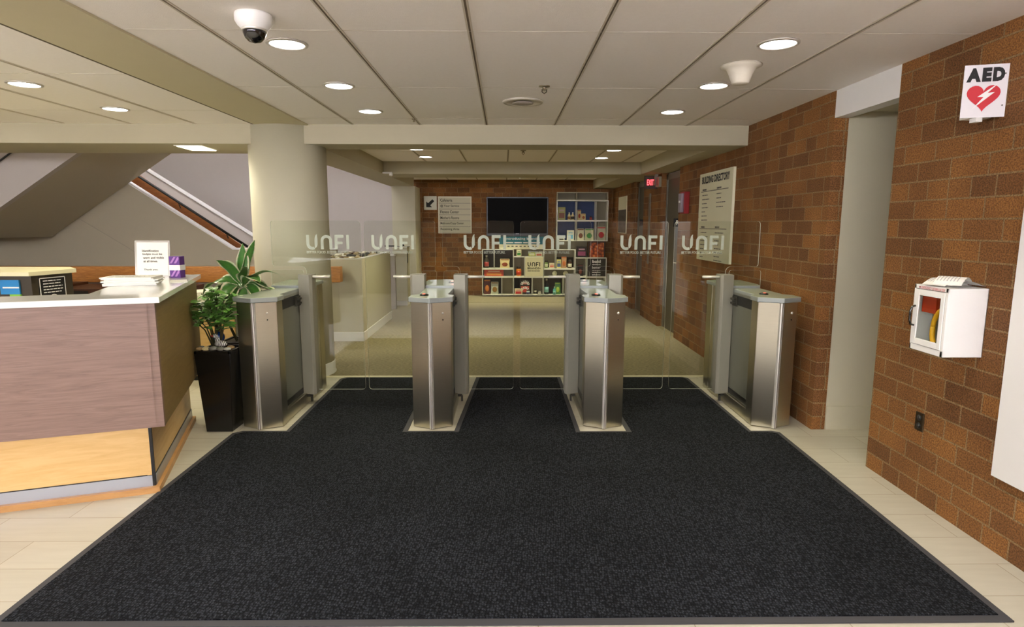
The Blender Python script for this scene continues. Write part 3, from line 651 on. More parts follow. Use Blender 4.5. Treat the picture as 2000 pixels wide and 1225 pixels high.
# newspapers and papers on the counter
for k in range(7):
    m = MB(); a = radians(16 + random.uniform(-7, 7)); T = Matrix.Translation((-2.385 + random.uniform(-.012, .012), 3.90 + random.uniform(-.01, .01), ZT + .001 + k * .0075)) @ Matrix.Rotation(a, 4, 'Z')
    pl = rounded([(-.15, -.10), (.15, -.10), (.15, .10), (-.15, .10)], [.012, .004, .01, .012], 2)
    m.prism(pl, 0, .007, 'z', T=T)
    if k == 6: text_lines(m, T @ Vector((-.13, .07, .0072)), T.to_3x3() @ X_, T.to_3x3() @ Y_, .24, 6, .026, .008, 1)
    tag(m.build('newspaper', [PAPER, INKG]), ['folded newspaper at the bottom of the counter stack', 'folded newspaper in the lower part of the counter stack', 'folded newspaper in the lower part of the counter stack', 'folded newspaper in the middle of the counter stack', 'folded newspaper in the upper part of the counter stack', 'folded newspaper just under the top of the counter stack', 'folded newspaper lying on top of the counter stack'][k], 'newspaper', 'stack of newspapers on the countertop')
for (x, y, a, s) in ((-2.20, 4.10, .5, 'loose white sheet lying on the countertop right of the newspapers'),):
    T = Matrix.Translation((x, y, ZT + .001)) @ Matrix.Rotation(a, 4, 'Z')
    tag(MB().box(-.05, .05, -.11, .11, 0, .003, T=T).build('paper_sheet', PAPER), s, 'paper')
# badge sign in an acrylic stand
T = Matrix.Translation((-2.545, 4.40, ZT)) @ Matrix.Rotation(radians(4), 4, 'Z') @ Matrix.Rotation(radians(-7), 4, 'X')
t = thing('sign_holder', 'clear upright stand with notice about identification badges on the countertop', 'sign', (-2.545, 4.40, ZT), 0)
MB().box(-.122, .122, 0, .006, 0.012, .268, T=T).build('acrylic_frame', mat('acrylic_edge', (178, 172, 160), .15), t)
MB().box(-.122, .122, -.01, .08, 0, .012, T=Matrix.Translation((-2.545, 4.40, ZT))).build('foot', mat('acrylic_foot', (190, 186, 176), .15), t)
p_ = MB().box(-.108, .108, -.0015, 0, .016, .255, T=T).build('notice_sheet', mat('notice_paper', (244, 240, 226), .6), t)
m = MB(); T3 = T.to_3x3()
for i, s in enumerate(('Identification', 'badges must be', 'worn and visible', 'at all times.')):
    put_text(m, s, T @ Vector((-.07 + .003 * i, -.003, .186 - i * .025)), T3 @ X_, T3 @ Z_, [.115, .135, .145, .098][i], .016, .015)
put_text(m, 'Thank you.', T @ Vector((-.06, -.003, .05)), T3 @ X_, T3 @ Z_, .10, .014, .015)
m.build('printed_words', INK, t)
t = thing('tissue_box', 'tall purple patterned box with a white band on the countertop', 'box', (-2.37, 4.40, ZT), 0)
MB().box(-2.41, -2.335, 4.38, 4.45, ZT, ZT + .155).build('carton', mat('purple_card', (92, 40, 128), .5, var=.2), t, .002)
MB().box(-2.412, -2.333, 4.378, 4.452, ZT + .055, ZT + .092).build('band', WHITE, t)
m = MB()
for k, z in enumerate((.01, .105)):
    o = (-2.41, 4.3785, ZT + z); flat(m, o, X_, Z_, [(.005, 0), (.02, 0), (.05, .045), (.035, .045)]); flat(m, o, X_, Z_, [(.035, .0), (.05, 0), (.07, .03), (.07, .045), (.062, .045)])
m.build('stripes', mat('lilac_print', (176, 120, 190), .5), t)

# counter, monitor and notices behind the desk
t = thing('back_counter', 'dark back office counter with cream top behind the reception desk', 'counter', (-4.2, 4.7, 0))
MB().prism([(-5.6, 4.50), (-3.50, 4.50), (-3.43, 4.83), (-3.6, 5.0), (-5.6, 5.0)], 0, 1.135, 'z').build('body', DESKD, t)
MB().prism([(-5.6, 4.47), (-3.49, 4.47), (-3.40, 4.84), (-3.58, 5.03), (-5.6, 5.03)], 1.135, 1.165, 'z').build('top', CREAM, t)
t = thing('computer_monitor', 'dark computer monitor top edge just behind the reception desk', 'monitor', (-3.45, 4.0, .75))
MB().box(-3.95, -3.42, 4.02, 4.05, .78, 1.02).build('screen', mat('monitor_dark', (30, 40, 48), .3), t); MB().box(-3.96, -3.41, 4.01, 4.06, 1.01, 1.035).build('bezel', WHITE, t); MB().box(-3.75, -3.65, 4.0, 4.1, .75, .80).build('stand', BLACK, t)
tag(MB().box(-4.3, -3.1, 3.95, 4.3, .70, .75).build('work_surface', CREAM), 'low cream work surface holding the monitor behind the desk', 'desk')
t = thing('notice_sheet', 'small blue and green flyer fixed to the dark back counter', 'notice', (-3.65, 4.49, .95))
MB().box(-3.72, -3.58, 4.485, 4.498, 1.0, 1.105).build('blue_part', mat('flyer_blue', (30, 128, 190), .5), t); MB().box(-3.655, -3.575, 4.483, 4.4975, .93, 1.0).build('green_part', mat('flyer_green', (130, 186, 70), .5), t)
MB().box(-3.70, -3.58, 4.482, 4.484, 1.045, 1.055).build('white_line', WHITE, t)
t = thing('notice_sheet', 'black notice with white border and down arrow on the back counter', 'notice', (-3.45, 4.6, .95))
sd = Vector((.07, .33, 0)).normalized(); sn = Vector((.33, -.07, 0)).normalized()
def NP(a, z, e): return Vector((-3.50, 4.50, 0)) + sd * a + sn * e + Z_ * z
m = MB(); m.add([NP(.055, .90, .004), NP(.27, .90, .004), NP(.27, 1.115, .004), NP(.055, 1.115, .004), NP(.055, .90, .0), NP(.27, .90, 0), NP(.27, 1.115, 0), NP(.055, 1.115, 0)], [(0, 1, 2, 3), (4, 5, 6, 7), (0, 1, 5, 4), (1, 2, 6, 5), (2, 3, 7, 6), (3, 0, 4, 7)])
m.build('board', INK, t)
m = MB(); o = NP(0, 0, .006)
for a in (([.06, .905], [.06, 1.11]), ([.265, .905], [.265, 1.11]), ([.06, 1.11], [.265, 1.11]), ([.06, .905], [.265, .905])): stroke(m, o, sd, Z_, a, .007)
text_lines(m, NP(.085, 1.085, .006), sd, Z_, .16, 5, .022, .007, 0, .15)
stroke(m, o, sd, Z_, [(.163 + .036 * cos(q * pi / 8), .945 + .036 * sin(q * pi / 8)) for q in range(17)], .006)
flat(m, o, sd, Z_, [(.157, .965), (.169, .965), (.169, .945), (.18, .945), (.163, .925), (.146, .945), (.157, .945)])
m.build('printed_words', WHITE, t)
t = thing('credenza', 'dark walnut cabinet behind the desk below the oak rail', 'cabinet', (-4.2, 6.9, 0))
MB().box(-5.3, -3.62, 6.7, 7.3, 0, .80).build('body', DWOOD, t); MB().box(-5.32, -5.0, 6.66, 7.3, .80, .83).build('top', DWOOD, t)
MB().box(-4.85, -4.60, 6.69, 6.70, .05, .78).build('door_panel', mat('black_brown', (30, 20, 12), .5), t)
tag(MB().box(-4.28, -4.1, 6.6, 6.69, .60, .72).build('paper_tray', PAPER), 'small pale paper tray in front of the walnut cabinet', 'tray')
t = thing('side_desk', 'white topped desk with maple front seen between plants and reception desk', 'desk', (-2.85, 6.0, 0))
MB().box(-3.35, -2.6, 5.75, 6.3, .74, .775).build('top', WHITEG, t, .004)
MB().box(-3.3, -2.62, 5.82, 5.84, .04, .62).build('front_panel', MAPLE, t); MB().box(-3.3, -2.62, 5.80, 5.86, 0, .04).build('kick_plate', BLACK, t)
MB().box(-3.3, -2.62, 5.85, 6.2, .0, .74).build('body', mat('side_grey', (150, 146, 134), .5), t)
t = thing('waste_bin', 'white plastic tub standing on the desk behind the leafy plant', 'tub', (-2.84, 5.85, .775))
MB().lathe([(.09, 0), (.115, .075), (.125, .08), (.125, .095), (.11, .095)], (-2.95, 5.95, .775), 28).build('tub', mat('tub_cream', (216, 212, 188), .4), t)

# ================================================================== PLANTERS
def tapered_pot(x, y, hb, ht, hz, m_, label):
    t = thing('planter_pot', label, 'planter', (x, y, 0), 0)
    q = lambda r: [(x - r, y - r), (x + r, y - r), (x + r, y + r), (x - r, y + r)]
    MB().prism(q(hb), 0, hz, 'z', taper=q(ht)).build('pot_body', m_, t, .004)
    rim = MB()
    for a, b, c, e in ((-ht, ht, -ht, -ht + .018), (-ht, ht, ht - .018, ht), (-ht, -ht + .018, -ht, ht), (ht - .018, ht, -ht, ht)): rim.box(x + a, x + b, y + c, y + e, hz, hz + .018)
    rim.build('rim', m_, t, .002)
    MB().box(x - ht + .02, x + ht - .02, y - ht + .02, y + ht - .02, hz, hz + .006).build('soil', SOIL, t)
    return t
PX, PY, PZ = -2.10, 4.405, .605
tapered_pot(PX, PY, .096, .129, PZ - .012, POTB, 'tall black glazed square planter tapering to its foot, beside the desk')
QX, QY, QZ = -2.19, 4.98, .56
tapered_pot(QX, QY, .10, .14, QZ - .012, POTD, 'dark brown square planter standing behind the black glazed one')

def leaf(mb, base, dirv, length, width, droop, twist=0., n=9, fold=.18, tipup=0., wave=0.):
    """a blade bent along its length with a folded midrib; UV u = distance from midrib"""
    d0 = Vector(dirv).normalized(); p = Vector(base); side = d0.cross(Z_)
    if side.length < .1: side = X_.copy()
    side.normalize(); side = Matrix.Rotation(twist, 3, d0) @ side
    step = length / n; rows = []
    d_ = d0.copy()
    for i in range(n + 1):
        s = i / n; wd = width * max(0, sin(pi * (s if not wave else max(0, (s - .1) / .9) ** .85))) ** .85 * (1 - .15 * s) + .003 * (1 - s) + .0008
        if i == n: wd = .0006
        nr = side.cross(d_).normalized(); side_w = wave * sin(s * 9 + length * 40) * wd
        rows.append([p - side * wd + nr * (fold * wd + side_w), p - side * wd * .55 + nr * fold * .4 * wd, p.copy(), p + side * wd * .55 + nr * fold * .4 * wd, p + side * wd + nr * (fold * wd - side_w)])
        d_ = (d_ + Vector((0, 0, -droop / n + tipup * s / n))).normalized(); p = p + d_ * step
    vs = [v for r in rows for v in r]; fs = [(i * 5 + k, i * 5 + k + 1, (i + 1) * 5 + k + 1, (i + 1) * 5 + k) for i in range(n) for k in range(4)]
    o = mb.add(vs, fs, 0, True)
    for i in range(n + 1):
        for k, u in enumerate((1, .55, 0, .55, 1)): mb.uv[o + i * 5 + k] = (u, i / n)
# leafy bush in the black pot
t = thing('potted_shrub', 'bushy green plant with rounded leaves growing from the black planter', 'plant', (PX, PY, PZ), 0)
st_ = MB(); lf = MB(); random.seed(21)
tips = [(-.165, -.05, .30), (-.10, -.07, .36), (-.03, -.05, .39), (.03, -.04, .41), (.085, -.05, .37), (.12, -.02, .30), (-.06, .07, .42), (.07, .08, .40), (-.13, .03, .33), (.0, -.09, .33), (-.20, -.03, .27), (.04, -.1, .27), (.10, -.08, .24), (-.02, .02, .45), (.13, .04, .40)]
for dx, dy, dz in tips:
    b0 = Vector((PX - .02 + random.uniform(-.03, .03), PY + random.uniform(-.03, .03), PZ)); e = Vector((PX - .01 + dx, PY + dy, PZ + dz))
    mid = b0 * .55 + e * .45 + Vector((dx * -.12, dy * -.12, .02)); pts = [b0, b0 * .75 + mid * .3 - b0 * .05, mid, e]
    pts[1] = b0.lerp(mid, .5); st_.tube(pts, [.007, .006, .0045, .0025], 7)
    axis = (e - mid).normalized()
    for j in range(11):
        s = .15 + .85 * j / 10; q = mid.lerp(e, s) if j < 10 else e
        a = j * 2.4 + random.uniform(-.4, .4); r = Vector((cos(a), sin(a), random.uniform(-.05, .45))) + axis * .35
        leaf(lf, q, r, random.uniform(.075, .105), random.uniform(.024, .032), random.uniform(.4, 1.0), random.uniform(-.6, .6), 6, .2)
st_.build('stems', STEMM, t); o = lf.build('leaves', LEAF1, t); o['kind'] = 'stuff'
# variegated plant behind
t = thing('potted_plant', 'tall plant with long white edged leaves behind the leafy shrub', 'plant', (QX, QY, QZ), 0)
st_ = MB(); lf = MB(); random.seed(4)
st_.tube([(QX, QY, QZ), (QX + .01, QY, QZ + .2), (QX + .02, QY - .01, QZ + .42)], [.016, .014, .012], 8)
crown = Vector((QX + .04, QY - .02, QZ + .43))
spec = [((.22, 0, 1), .40, .050, .30), ((.10, -.1, 1), .36, .048, .1), ((.62, -.2, .85), .40, .058, .9), ((.8, -.2, .5), .38, .054, 1.1), ((-.45, -.2, .75), .36, .056, 1.9), ((-.85, -.1, .55), .38, .052, 1.7), ((-.6, -.5, .35), .34, .052, 1.8), ((.35, -.8, .35), .30, .052, 1.9), ((.9, -.3, .3), .34, .052, 1.4), ((-.15, -.8, .4), .32, .054, 2.1), ((.45, -.4, .8), .34, .054, 1.1), ((-.5, .6, .5), .34, .05, 1.4), ((.5, .6, .5), .34, .05, 1.4), ((.0, .3, 1), .34, .048, .5)]
spec += [((-.3, -.9, .7), .34, .054, 1.9), ((-.75, -.6, .7), .38, .056, 1.8), ((.3, -.5, 1), .36, .052, .8), ((-.15, -.35, 1), .34, .052, .9), ((.7, -.6, .6), .34, .054, 1.5), ((-1, .2, .6), .36, .052, 1.7)]
for dv, ln, wd, dr in spec: leaf(lf, crown + Vector(dv) * .02, dv, ln, wd * 1.1, dr * 1.25 + .25, random.uniform(-.9, .9), 14, .16, 0, .35)
c2 = Vector((QX - .09, QY - .1, QZ + .32)); st_.tube([(QX - .03, QY - .02, QZ), (QX - .07, QY - .06, QZ + .15), tuple(c2)], [.012, .01, .008], 8)
for dv in ((-.9, -.2, .4), (-.6, -.6, .5), (-.1, -.9, .4), (.5, -.8, .3), (-.9, .3, .4), (.2, -.5, .9), (-.5, -.1, .9)): leaf(lf, c2, dv, .25, .054, 2.2, random.uniform(-.7, .7), 12, .14, 0, .35)
st_.build('stems', STEMM, t); o = lf.build('leaves', LEAF2, t); o['kind'] = 'stuff'
# pebbles, bird and glass ball on the soil of the black pot
for k, (dx, dy, r, c) in enumerate(((-.10, -.10, .026, 'tan'), (-.05, -.11, .03, 'cream'), (.0, -.105, .034, 'grey'), (.055, -.11, .03, 'grey'), (.10, -.10, .026, 'pale'), (-.115, -.04, .025, 'grey'), (.10, -.045, .028, 'tan'), (-.07, -.06, .024, 'cream'))):
    cc = {'tan': (168, 140, 96), 'cream': (206, 190, 140), 'grey': (112, 112, 104), 'pale': (176, 176, 164)}[c]
    m = MB().ball((PX + dx, PY + dy, PZ + .008 + r * .45), r, r * .75, r * .5, 12, 0, .05)
    tag(m.build('pebble', mat('pebble_' + c, cc, .6, var=.2, scale=60)), {'tan': 'tan river pebble on the soil of the black planter', 'cream': 'cream river pebble on the soil of the black planter', 'grey': 'grey river pebble on the soil of the black planter', 'pale': 'pale grey pebble at the right corner of the black planter'}[c], 'pebble', {'tan': 'tan pebbles in planter', 'cream': 'cream pebbles in planter', 'grey': 'grey pebbles in planter', 'pale': 'pale pebbles in planter'}[c])
bx, by, bz = PX + .022, PY - .06, PZ + .03
t = thing('bird_figurine', 'small striped bird figurine with red beak sitting in the black planter', 'figurine', (bx, by, bz), 0)
stripe = mat('bird_stripes', (230, 228, 220), .4)
nt = stripe.node_tree; wv = nt.nodes.new('ShaderNodeTexWave'); wv.inputs['Scale'].default_value = 28; wv.inputs['Distortion'].default_value = 4
tc = nt.nodes.new('ShaderNodeTexCoord'); nt.links.new(tc.outputs['Object'], wv.inputs['Vector']); rp = nt.nodes.new('ShaderNodeValToRGB'); rp.color_ramp.elements[0].position = .32; rp.color_ramp.elements[0].color = (.01, .01, .01, 1); rp.color_ramp.elements[1].position = .42; rp.color_ramp.elements[1].color = (.8, .8, .76, 1)
nt.links.new(wv.outputs['Fac'], rp.inputs[0]); nt.links.new(rp.outputs[0], nt.nodes['Principled BSDF'].inputs['Base Color'])
MB().ball((bx + .015, by, bz + .02), .045, .028, .026, 16).ball((bx - .01, by, bz + .052), .018, .016, .022, 12).ball((bx - .022, by, bz + .078), .017, .015, .016, 12).build('body', stripe, t)
MB().lathe([(.009, 0), (.005, .014), (0, .026)], (bx - .036, by, bz + .076), 10, 0, 'x').build('beak', RED, t)
for v in t.children:
    if v.name.startswith('beak'): v.rotation_euler = (0, 0, 0); v.data.transform(Matrix.Translation((-.036, 0, .076)) @ Matrix.Rotation(pi, 4, 'Z') @ Matrix.Translation((.036, 0, -.076)))
tag(MB().ball((PX - .012, PY + .02, PZ + .085), .042, .042, .042, 20).tube([(PX - .012, PY + .02, PZ), (PX - .012, PY + .02, PZ + .05)], .006).build('glass_watering_globe', mat('cobalt_glass', (20, 56, 130), .06, coat=1)), 'cobalt blue glass watering globe stuck in the black planter', 'globe')

# ================================================================== WHITE PLANTER BOX behind the column
t = thing('planter_box', 'long white planter counter filled with river stones behind the glass wings', 'planter', (-2.2, 8.75, 0))
x0, x1, y0, y1, zt = -2.56, -1.83, 7.785, 9.74, 1.07
m = MB().box(x0, x1, y0, y0 + .07, .12, zt).box(x0, x1, y1 - .07, y1, .12, zt).box(x0, x0 + .07, y0 + .07, y1 - .07, .12, zt).box(x1 - .07, x1, y0 + .07, y1 - .07, .12, zt).box(x0 + .07, x1 - .07, y0 + .07, y1 - .07, .9, zt - .06)
m.build('box', WHITEW, t, .003); MB().box(x0 - .004, x1 + .006, y0 - .006, y1 + .004, 0, .125).build('base_band', WHITE, t, .003)
MB().box(x0 - .0, x1 + .002, y0 - .002, y0 + .075, zt, zt + .012).box(x0, x1, y1 - .075, y1, zt, zt + .012).box(x0, x0 + .075, y0 + .07, y1 - .07, zt, zt + .012).box(x1 - .073, x1 + .002, y0 + .07, y1 - .07, zt, zt + .012).build('rim', WHITEG, t)
random.seed(11)
proto = {}
for k in range(64):
    c = random.choice(('dark', 'tan', 'white', 'brown')); cc = {'dark': (44, 42, 36), 'tan': (150, 132, 92), 'white': (216, 210, 184), 'brown': (92, 70, 46)}[c]
    if c not in proto:
        proto[c] = MB().ball((0, 0, 0), .05, .038, .026, 10, 0, .08).build('river_stone', mat('stone_' + c, cc, .5, var=.2, scale=40)); o = proto[c]
    else: o = proto[c].copy(); COL.objects.link(o)
    i, j = k % 5, k // 5
    o.location = (x0 + .15 + i * .112 + random.uniform(-.02, .02), y0 + .16 + j * .136 + random.uniform(-.03, .03), zt - .055 + (random.uniform(0, .02) if k % 3 else .03)); o.rotation_euler = (0, 0, random.uniform(0, 3)); s = random.uniform(.8, 1.3); o.scale = (s, s, s)
    tag(o, c + ' river stone lying in the long white planter box', 'stone', c + ' river stones in the white planter box')
t = thing('pedestal_cabinet', 'narrow white cabinet standing beyond the stone filled planter box', 'cabinet', (-1.93, 11.45, 0))
MB().box(-2.07, -1.81, 11.30, 11.6, .09, 1.09).build('body', WHITEW, t, .003); MB().box(-2.04, -1.82, 11.31, 11.6, 0, .09).build('base', WHITE, t); MB().box(-2.08, -1.80, 11.29, 11.61, 1.09, 1.105).build('top', WHITEG, t)
MB().box(-1.808, -1.80, 11.33, 11.36, .8, 1.0).build('side_slot', BLACK, t)
tag(MB().box(-2.2, -2.0, 11.2, 11.27, 1.105, 1.13).box(-2.2, -1.99, 11.2, 11.45, 1.105, 1.11).build('tray', BLACK), 'small flat black tray on the narrow white cabinet', 'tray')
tag(MB().ball((-1.91, 11.45, 1.125), .03, .03, .022).build('small_bowl', BLACK), 'tiny black bowl beside the flat black tray on the white cabinet', 'bowl')

# ================================================================== THINGS ON THE RIGHT WALL
# AED projecting sign
t = thing('aed_sign', 'white AED sign with red heart projecting from the brick wall', 'sign', (2.3, 2.86, 2.0), 0)
a = Vector((2.128, 2.90, 0)); b = Vector((2.298, 2.852, 0)); ux = (b - a).normalized(); nrm = ux.cross(Z_); W = (b - a).length
def SP(x, z, e=0): return a + ux * x + nrm * e + Z_ * z
z0, z1 = 2.014, 2.248
m = MB(); m.add([SP(0, z0), SP(W, z0), SP(W, z1), SP(0, z1), SP(0, z0, -.004), SP(W, z0, -.004), SP(W, z1, -.004), SP(0, z1, -.004)], [(0, 1, 2, 3), (7, 6, 5, 4), (0, 4, 5, 1), (1, 5, 6, 2), (2, 6, 7, 3), (3, 7, 4, 0)])
m.build('plate', mat('sign_white', (226, 222, 224), .4), t)
MB().box(2.2, 2.3, 2.93, 3.0, 2.02, 2.24).build('bracket', WHITE, t); MB().box(2.19, 2.22, 2.88, 2.92, 1.995, 2.014).build('clip', WHITE, t)
m = MB()
for ch, xo, wd in (('A', .010, .058), ('E', .072, .037), ('D', .114, .047)): put_text(m, ch, SP(xo, 2.172, .002 + xo * .001), ux, Z_, wd, .062, .075)
m.build('printed_words', INK, t)
heart = []
for i in range(40):
    q = 2 * pi * i / 40; hx = 16 * sin(q) ** 3; hz = 13 * cos(q) - 5 * cos(2 * q) - 2 * cos(3 * q) - cos(4 * q); heart.append((.084 + hx * .0042, 2.107 + hz * .0041))
m = MB(); flat(m, SP(0, 0, .002), ux, Z_, heart); m.build('red_heart', REDS, t)
m = MB(); flat(m, SP(0, 0, .0035), ux, Z_, [(.142, 2.166), (.075, 2.108), (.098, 2.112), (.045, 2.052), (.122, 2.122), (.095, 2.119)]); flat(m, SP(0, 0, .0034), ux, Z_, [(.142, 2.166), (.06, 2.105), (.085, 2.104), (.04, 2.048), (.127, 2.124), (.1, 2.122)]); m.build('lightning_bolt', WHITE, t)
m = MB(); 
for z in (2.065, 2.205): m.add([SP(W - .014 + .004 * cos(q * pi / 4), z + .004 * sin(q * pi / 4), .002) for q in range(8)], [tuple(range(8))])
m.build('screws', mat('screw_grey', (120, 116, 110), .4, .5), t)
# AED cabinet
t = thing('defibrillator_cabinet', 'white wall cabinet with glass door holding the emergency defibrillator', 'cabinet', (2.2, 2.94, .89))
cx0, cx1, cy0, cy1, cz0, cz1 = 2.105, 2.30, 2.82, 3.058, .888, 1.222
m = MB().box(cx0 + .002, cx1, cy0, cy0 + .004, cz0, cz1).box(cx0 + .002, cx1, cy1 - .004, cy1, cz0, cz1).box(cx0 + .002, cx1, cy0, cy1, cz0, cz0 + .004).box(cx0 + .002, cx1, cy0, cy1, cz1 - .004, cz1).box(cx1 - .006, cx1, cy0, cy1, cz0, cz1)
m.box(cx0, cx0 + .006, cy0, cy0 + .017, cz0, cz1).box(cx0, cx0 + .006, cy1 - .012, cy1, cz0, cz1).box(cx0, cx0 + .006, cy0, cy1, cz0, cz0 + .030).box(cx0, cx0 + .006, cy0, cy1, cz1 - .022, cz1)
m.build('shell', WHITE, t, .002)
dy0, dy1, dz0, dz1 = 2.838, 3.045, .92, 1.199
m = MB().box(cx0 - .004, cx0 + .004, dy0, dy0 + .024, dz0, dz1).box(cx0 - .004, cx0 + .004, dy1 - .03, dy1, dz0, dz1).box(cx0 - .004, cx0 + .004, dy0 + .024, dy1 - .03, dz0, dz0 + .03).box(cx0 - .004, cx0 + .004, dy0 + .024, dy1 - .03, dz1 - .03, dz1)
dr = m.build('door', WHITE, t, .002)
MB().box(cx0 - .001, cx0 + .001, dy0 + .02, dy1 - .026, dz0 + .026, dz1 - .026).build('window_pane', GLASS, dr)
MB().tube([(cx0 - .004, 3.034, 1.012), (cx0 - .02, 3.034, 1.016), (cx0 - .028, 3.034, 1.04), (cx0 - .028, 3.034, 1.085), (cx0 - .02, 3.034, 1.108), (cx0 - .004, 3.034, 1.112)], .0055, 10).build('handle', mat('chrome_dark', (90, 90, 88), .15, 1), dr)
MB().box(cx0 + .001, cx0 + .003, cy0 + .017, dy0, dz0, dz1 + .002).box(cx0 - .0005, cx0 + .003, dy0, dy1, dz1 + .001, dz1 + .0035).build('door_gap', mat('gap_grey', (70, 70, 68), .7), t)
MB().box(cx0 + .1, cx1 - .01, cy0 + .01, cy1 - .01, cz0 + .03, cz1 - .02).build('inner_back', mat('cabinet_inside', (150, 146, 142), .6), t)
m = MB(); put_text(m, 'EMERGENCY DEFIBRILLATOR', (cx0 - .0015, 3.005, 1.2035), NY, Z_, .162, .0125, .0)
m.build('printed_words', REDS, t)
m = MB(); m.add([(cx0 - .0015, 3.018 + dx, 1.203 + dz) for dx, dz in ((0, 0), (.006, .007), (.005, .0115), (0, .010), (-.005, .0115), (-.006, .007))], [(0, 1, 2, 3, 4, 5)]); m.build('small_heart', RED, t)
t = thing('defibrillator', 'yellow rimmed defibrillator unit standing inside the white cabinet', 'defibrillator', (2.16, 2.88, .92))
ring = MB(); pts = [(2.13 + .008 * sin(q * pi / 12), 2.888 + .046 * cos(q * pi / 12), 1.02 + .088 * sin(q * pi / 12)) for q in range(25)]
ring.tube(pts, .012, 10); ring.build('yellow_rim', mat('aed_yellow', (226, 168, 20), .4), t)
MB().ball((2.15, 2.888, 1.02), .03, .038, .078, 16).build('body', mat('aed_dark', (60, 62, 60), .4, var=.3), t)
MB().tube([(2.15, 2.888, .922), (2.15, 2.888, .95)], .03, 12).build('foot', BLACK, t)
tag(MB().box(2.125, 2.19, 2.92, 3.02, 1.085, 1.18).build('supply_pouch', mat('orange_pouch', (176, 56, 20), .5, var=.15)), 'orange red supply pouch hanging inside the white cabinet', 'pouch')
# brochures on the cabinet
for k, (x, y, a_, lift) in enumerate(((2.185, 2.945, .25, .030), (2.225, 2.905, -.05, .022), (2.20, 2.92, .6, .036))):
    T = Matrix.Translation((x, y, cz1 + .002 + k * .003)) @ Matrix.Rotation(a_, 4, 'Z'); n = 8; m = MB()
    H_ = lambda q: lift * sin(pi * min(1, q * 1.15)) + .004
    for off in (0, .0015): m.add([T @ Vector((-.085 + .17 * i / n, yy, H_(i / n) + off)) for i in range(n + 1) for yy in (-.06, .06)], [(2 * i, 2 * i + 1, 2 * i + 3, 2 * i + 2) for i in range(n)])
    for r in range(7):
        for c_ in range(2):
            i0 = 1 + c_ * 3; m.add([T @ Vector((-.085 + .17 * i / n, .048 - .014 * r + dy, H_(i / n) + .0022)) for i in range(i0, i0 + 3) for dy in (0, .004)], [(0, 1, 3, 2), (2, 3, 5, 4)], 1)
    tag(m.build('brochure', [PAPER, mat('faint_print', (180, 176, 180), .8)]), ['printed leaflet lying lowest on top of the defibrillator cabinet', 'printed leaflet lying in the middle on top of the defibrillator cabinet', 'printed leaflet lying uppermost on top of the defibrillator cabinet'][k], 'leaflet', 'leaflets on the defibrillator cabinet')
# outlet
t = thing('wall_outlet', 'brown duplex power outlet low on the near brick wall', 'outlet', (2.3, 3.19, .39))
MB().box(2.293, 2.30, 3.159, 3.222, .392, .496).build('cover_plate', mat('bronze_plate', (76, 62, 44), .35, .6), t, .002)
for z in (.421, .467):
    s_ = MB().lathe([(.017, 0), (.017, -.003), (0, -.0035)], (2.293, 3.19, z), 16, 0, 'x').build('socket', BLACK, t)
    MB().box(2.2885, 2.29, 3.183, 3.185, z - .003, z + .008).box(2.2885, 2.29, 3.195, 3.197, z - .003, z + .008).build('slots', mat('slot_grey', (130, 128, 120), .5), s_)
# white board cut by the right edge of the frame
t = thing('white_board', 'large blank white board on the near brick wall at the right edge', 'board', (2.28, 2.0, .364))
MB().box(2.274, 2.30, 1.35, 2.655, .364, 1.9).build('panel', WHITE, t); MB().box(2.270, 2.3, 1.34, 1.355, .36, 1.905).build('frame_edge', WHITE, t)
# building directory
t = thing('building_directory', 'tall white building directory board on the brick wall', 'sign', (2.29, 6.61, 1.12))
MB().box(2.272, 2.298, 6.10, 7.135, 1.12, 1.603).box(2.272, 2.298, 6.10, 7.135, 1.608, 2.09).box(2.276, 2.298, 6.105, 7.13, 1.6, 1.61).build('board', mat('directory_white', (226, 222, 190), .5), t)
m = MB(); put_text(m, 'BUILDING DIRECTORY', (2.270, 7.05, 1.975), NY, Z_, .86, .08, .035)
for z, cs in ((1.885, (('', .06), ('', .5))), (1.47, (('', .06), ('', .5)))):
    flat(m, (2.270, 7.07, z), NY, Z_, [(0, 0), (.86, 0), (.86, .006), (0, .006)])
m.build('printed_words', INK, t)
m = MB()
for z, n1, n2 in ((1.862, 7, 4), (1.447, 7, 8)):
    text_lines(m, (2.270, 7.02, z - .02), NY, Z_, .25, n1, .046, .009, 0, .6); text_lines(m, (2.270, 6.55, z - .02), NY, Z_, .27, n2, .046 if n2 < 8 else .042, .009, 0, .6)
    text_lines(m, (2.270, 7.02, z + .036), NY, Z_, .14, 1, .03, .018, 0, .1); text_lines(m, (2.270, 6.55, z + .036), NY, Z_, .14, 1, .03, .018, 0, .1)
m.build('list_printing', INKG, t)
# fire alarm
t = thing('fire_alarm', 'red fire alarm strobe on the brick wall left of the directory', 'alarm', (2.28, 7.65, 1.66))
MB().box(2.235, 2.30, 7.60, 7.79, 1.655, 1.925).build('red_box', RED, t, .003); MB().box(2.205, 2.236, 7.63, 7.76, 1.67, 1.905).build('strobe_cover', mat('strobe_grey', (150, 140, 150), .3), t, .003)
MB().box(2.198, 2.206, 7.67, 7.72, 1.79, 1.815).build('flash_lens', WHITE, t)
